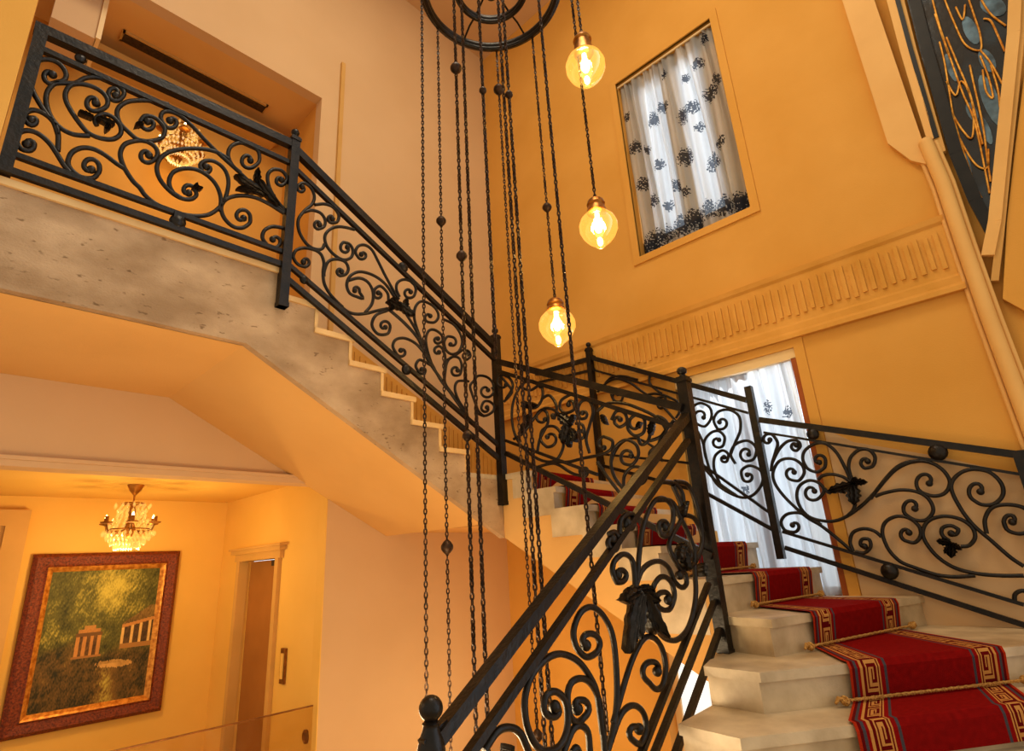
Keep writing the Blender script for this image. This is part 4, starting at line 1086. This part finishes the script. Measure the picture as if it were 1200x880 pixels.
# ------------------------------------------------------------------ crystal lamps
def crystal_lamp(name, c, s, lab, wall=None, top=None):
    o = empty(name, c, lab, 'lamp'); c = Vector(c)
    if top is not None:
        mb = MB(); mb.lathe([(.001, top), (.07*s, top), (.06*s, top-.02), (.045*s, top-.05), (.02*s, top-.08), (.012, top-.09)], (c.x, c.y, 0), 18); obj('canopy', mb, M['brass'], o, True)
        mb = MB(); mb.tube([(c.x, c.y, top-.08), (c.x, c.y, c.z+.20*s)], .007, 8); obj('stem', mb, M['brass'], o, True)
    else:
        mb = MB(); mb.lathe([(.001, 0), (.10*s, 0), (.09*s, .02), (.04*s, .05), (.001, .055)], (c.x, wall, c.z+.05), 18, (0, -1, 0)); obj('wall_plate', mb, M['brass'], o, True)
        mb = MB(); mb.tube([(c.x, wall-.03, c.z+.05), (c.x, (wall+c.y)/2, c.z+.09), (c.x, c.y, c.z+.10)], .009, 8); obj('bracket', mb, M['brass'], o, True)
    mb = MB(); mb.lathe([(.001, -.1*s), (.03*s, -.08*s), (.045*s, 0), (.02*s, .06*s), (.03*s, .14*s), (.012*s, .22*s)], c, 14); obj('column', mb, M['brass'], o, True)
    mb = MB(); mb.torus(c+Vector((0, 0, .21*s)), .085*s, .007*s, 24, 6); mb.torus(c+Vector((0, 0, -.02*s)), .17*s, .006*s, 30, 6); obj('hoop', mb, M['brass'], o, True)
    for k in range(6):
        a = 2*pi*k/6+.35; d = Vector((cos(a), sin(a), 0)); mb = MB()
        mb.tube([c, c+d*.10*s+Vector((0, 0, -.05*s)), c+d*.19*s+Vector((0, 0, -.03*s)), c+d*.21*s+Vector((0, 0, .03*s))], .008*s, 7)
        mb.lathe([(.001, .02*s), (.045*s, .03*s), (.05*s, .04*s), (.016*s, .045*s), (.014*s, .09*s)], c+d*.21*s, 12)
        ar = obj('arm', mb, M['brass'], o, True)
        if k % 2 == 0:
            mb = MB(); mb.lathe([(.001, .07*s), (.010*s, .075*s), (.012*s, .09*s), (.006*s, .11*s), (.001, .12*s)], c+d*.21*s, 10); obj('candle_bulb', mb, M['flame'], ar, True)
        mb = MB()
        for t in range(7):
            q = t/6; p = c+d*(.085+.10*q)*s+Vector((0, 0, (.21-.22*q-.09*sin(pi*q))*s))
            mb.lathe([(.001, -.018*s), (.012*s, 0), (.001, .018*s)], p, 6)
        obj('crystal_strand', mb, M['crystal'], o)
        for a2 in (a-.35, a, a+.35):
            d2 = Vector((cos(a2), sin(a2), 0)); mb = MB()
            for t in range(5):
                p = c+d2*(.10+.035*abs(t-1.5)*(1 if a2 == a else .6))*s+Vector((0, 0, (.19-.045*t)*s))
                mb.lathe([(.001, -.028*s), (.014*s, -.004*s), (.001, .02*s)], p, 5)
            obj('crystal_strand', mb, M['crystal'], o)
        for a2 in (a-.4, a-.2, a, a+.2, a+.4):
            d2 = Vector((cos(a2), sin(a2), 0)); mb = MB()
            for t in range(4):
                p = c+d2*(.20-.034*t)*s+Vector((0, 0, (-.05-.04*t)*s))
                mb.lathe([(.001, -.03*s), (.013*s, -.006*s), (.001, .02*s)], p, 6)
            obj('crystal_strand', mb, M['crystal'], o)
    mb = MB(); mb.ball(c+Vector((0, 0, -.02*s)), .035*s, 12, 8); obj('centre_bulb', mb, M['flame'], o, True)
    return o
lc = onY(152, 618, 5.85)
crystal_lamp('crystal_chandelier', (lc.x, lc.y, lc.z), .95, 'small lit crystal chandelier hanging in front of the painting in the lower hall', top=.83)
uc = onY(212, 170, 5.22)
crystal_lamp('crystal_wall_lamp', (uc.x, uc.y, uc.z), .95, 'lit crystal wall lamp glimpsed behind the landing railing', wall=5.5)

# ------------------------------------------------------------------ lights
def point(name, loc, e, col, r=.1):
    li = bpy.data.lights.new(name, 'POINT'); li.energy = e; li.color = col; li.shadow_soft_size = r
    o = bpy.data.objects.new(name, li); COL.objects.link(o); o.location = loc; return o
def area(name, loc, target, sx, sy, e, col):
    li = bpy.data.lights.new(name, 'AREA'); li.shape = 'RECTANGLE'; li.size = sx; li.size_y = sy; li.energy = e; li.color = col
    o = bpy.data.objects.new(name, li); COL.objects.link(o); o.location = loc
    o.rotation_euler = (Vector(target)-Vector(loc)).to_track_quat('-Z', 'Y').to_euler(); return o
point('hall_light', (lc.x, lc.y-.02, lc.z-.32), 42, (1, .66, .24), .12)
point('upper_hall_light', (uc.x, uc.y-.12, uc.z-.25), 5.5, (1, .56, .16), .1)
point('stairwell_fill', (1.7, 2.3, -.9), 95, (1, .74, .42), .35)  # added unseen fill, brightens the lower walls of the well
point('under_stair_fill', (3.7, 3.7, -1.3), 22, (1, .74, .40), .3)  # fill added to lift the wall below the flight, no fitting here
point('landing_fill', (.2, 2.6, .2), 9, (1, .72, .40), .3)  # unseen fill for the landing underside and the wall beneath
area('window_daylight', (XW+.5, (W1[0]+W1[1])/2, (W1[2]+W1[3])/2), (0, 2, 2.5), 1.1, 2.2, 14, (.86, .93, 1))
area('window_daylight', (XW+.5, (W2[0]+W2[1])/2, .7), (3.2, 1.2, -.6), 1.0, 1.8, 16, (.86, .93, 1))
area('overhead_fill', (1.6, 1.2, TOPZ-.2), (2.0, 2.0, 0), 2.0, 2.0, 165, (1, .86, .64))  # soft fill added out of view overhead, no fixture behind it

w = bpy.data.worlds.new('world'); SC.world = w; w.use_nodes = True
nt = w.node_tree; bg = nt.nodes['Background']
tc = nt.nodes.new('ShaderNodeTexCoord'); sx = nt.nodes.new('ShaderNodeSeparateXYZ'); rp = nt.nodes.new('ShaderNodeValToRGB')
nt.links.new(tc.outputs['Generated'], sx.inputs[0]); nt.links.new(sx.outputs['X'], rp.inputs['Fac'])
rp.color_ramp.elements[0].position = .05; rp.color_ramp.elements[0].color = (.86, .72, .54, 1)
rp.color_ramp.elements[1].position = .45; rp.color_ramp.elements[1].color = (1.9, 2.08, 2.25, 1)      # daylight beyond the window wall
nt.links.new(rp.outputs['Color'], bg.inputs['Color']); bg.inputs['Strength'].default_value = 1.0

for o in list(SC.objects):
    if o.parent is None: o.location.z += ZO
SC.view_settings.view_transform = 'Standard'; SC.view_settings.look = 'None'; SC.view_settings.exposure = -.14
try:
    SC.cycles.use_denoising = True; SC.cycles.max_bounces = 8; SC.cycles.transparent_max_bounces = 16
    SC.cycles.caustics_reflective = False; SC.cycles.caustics_refractive = False; SC.cycles.sample_clamp_indirect = 6
except Exception: pass
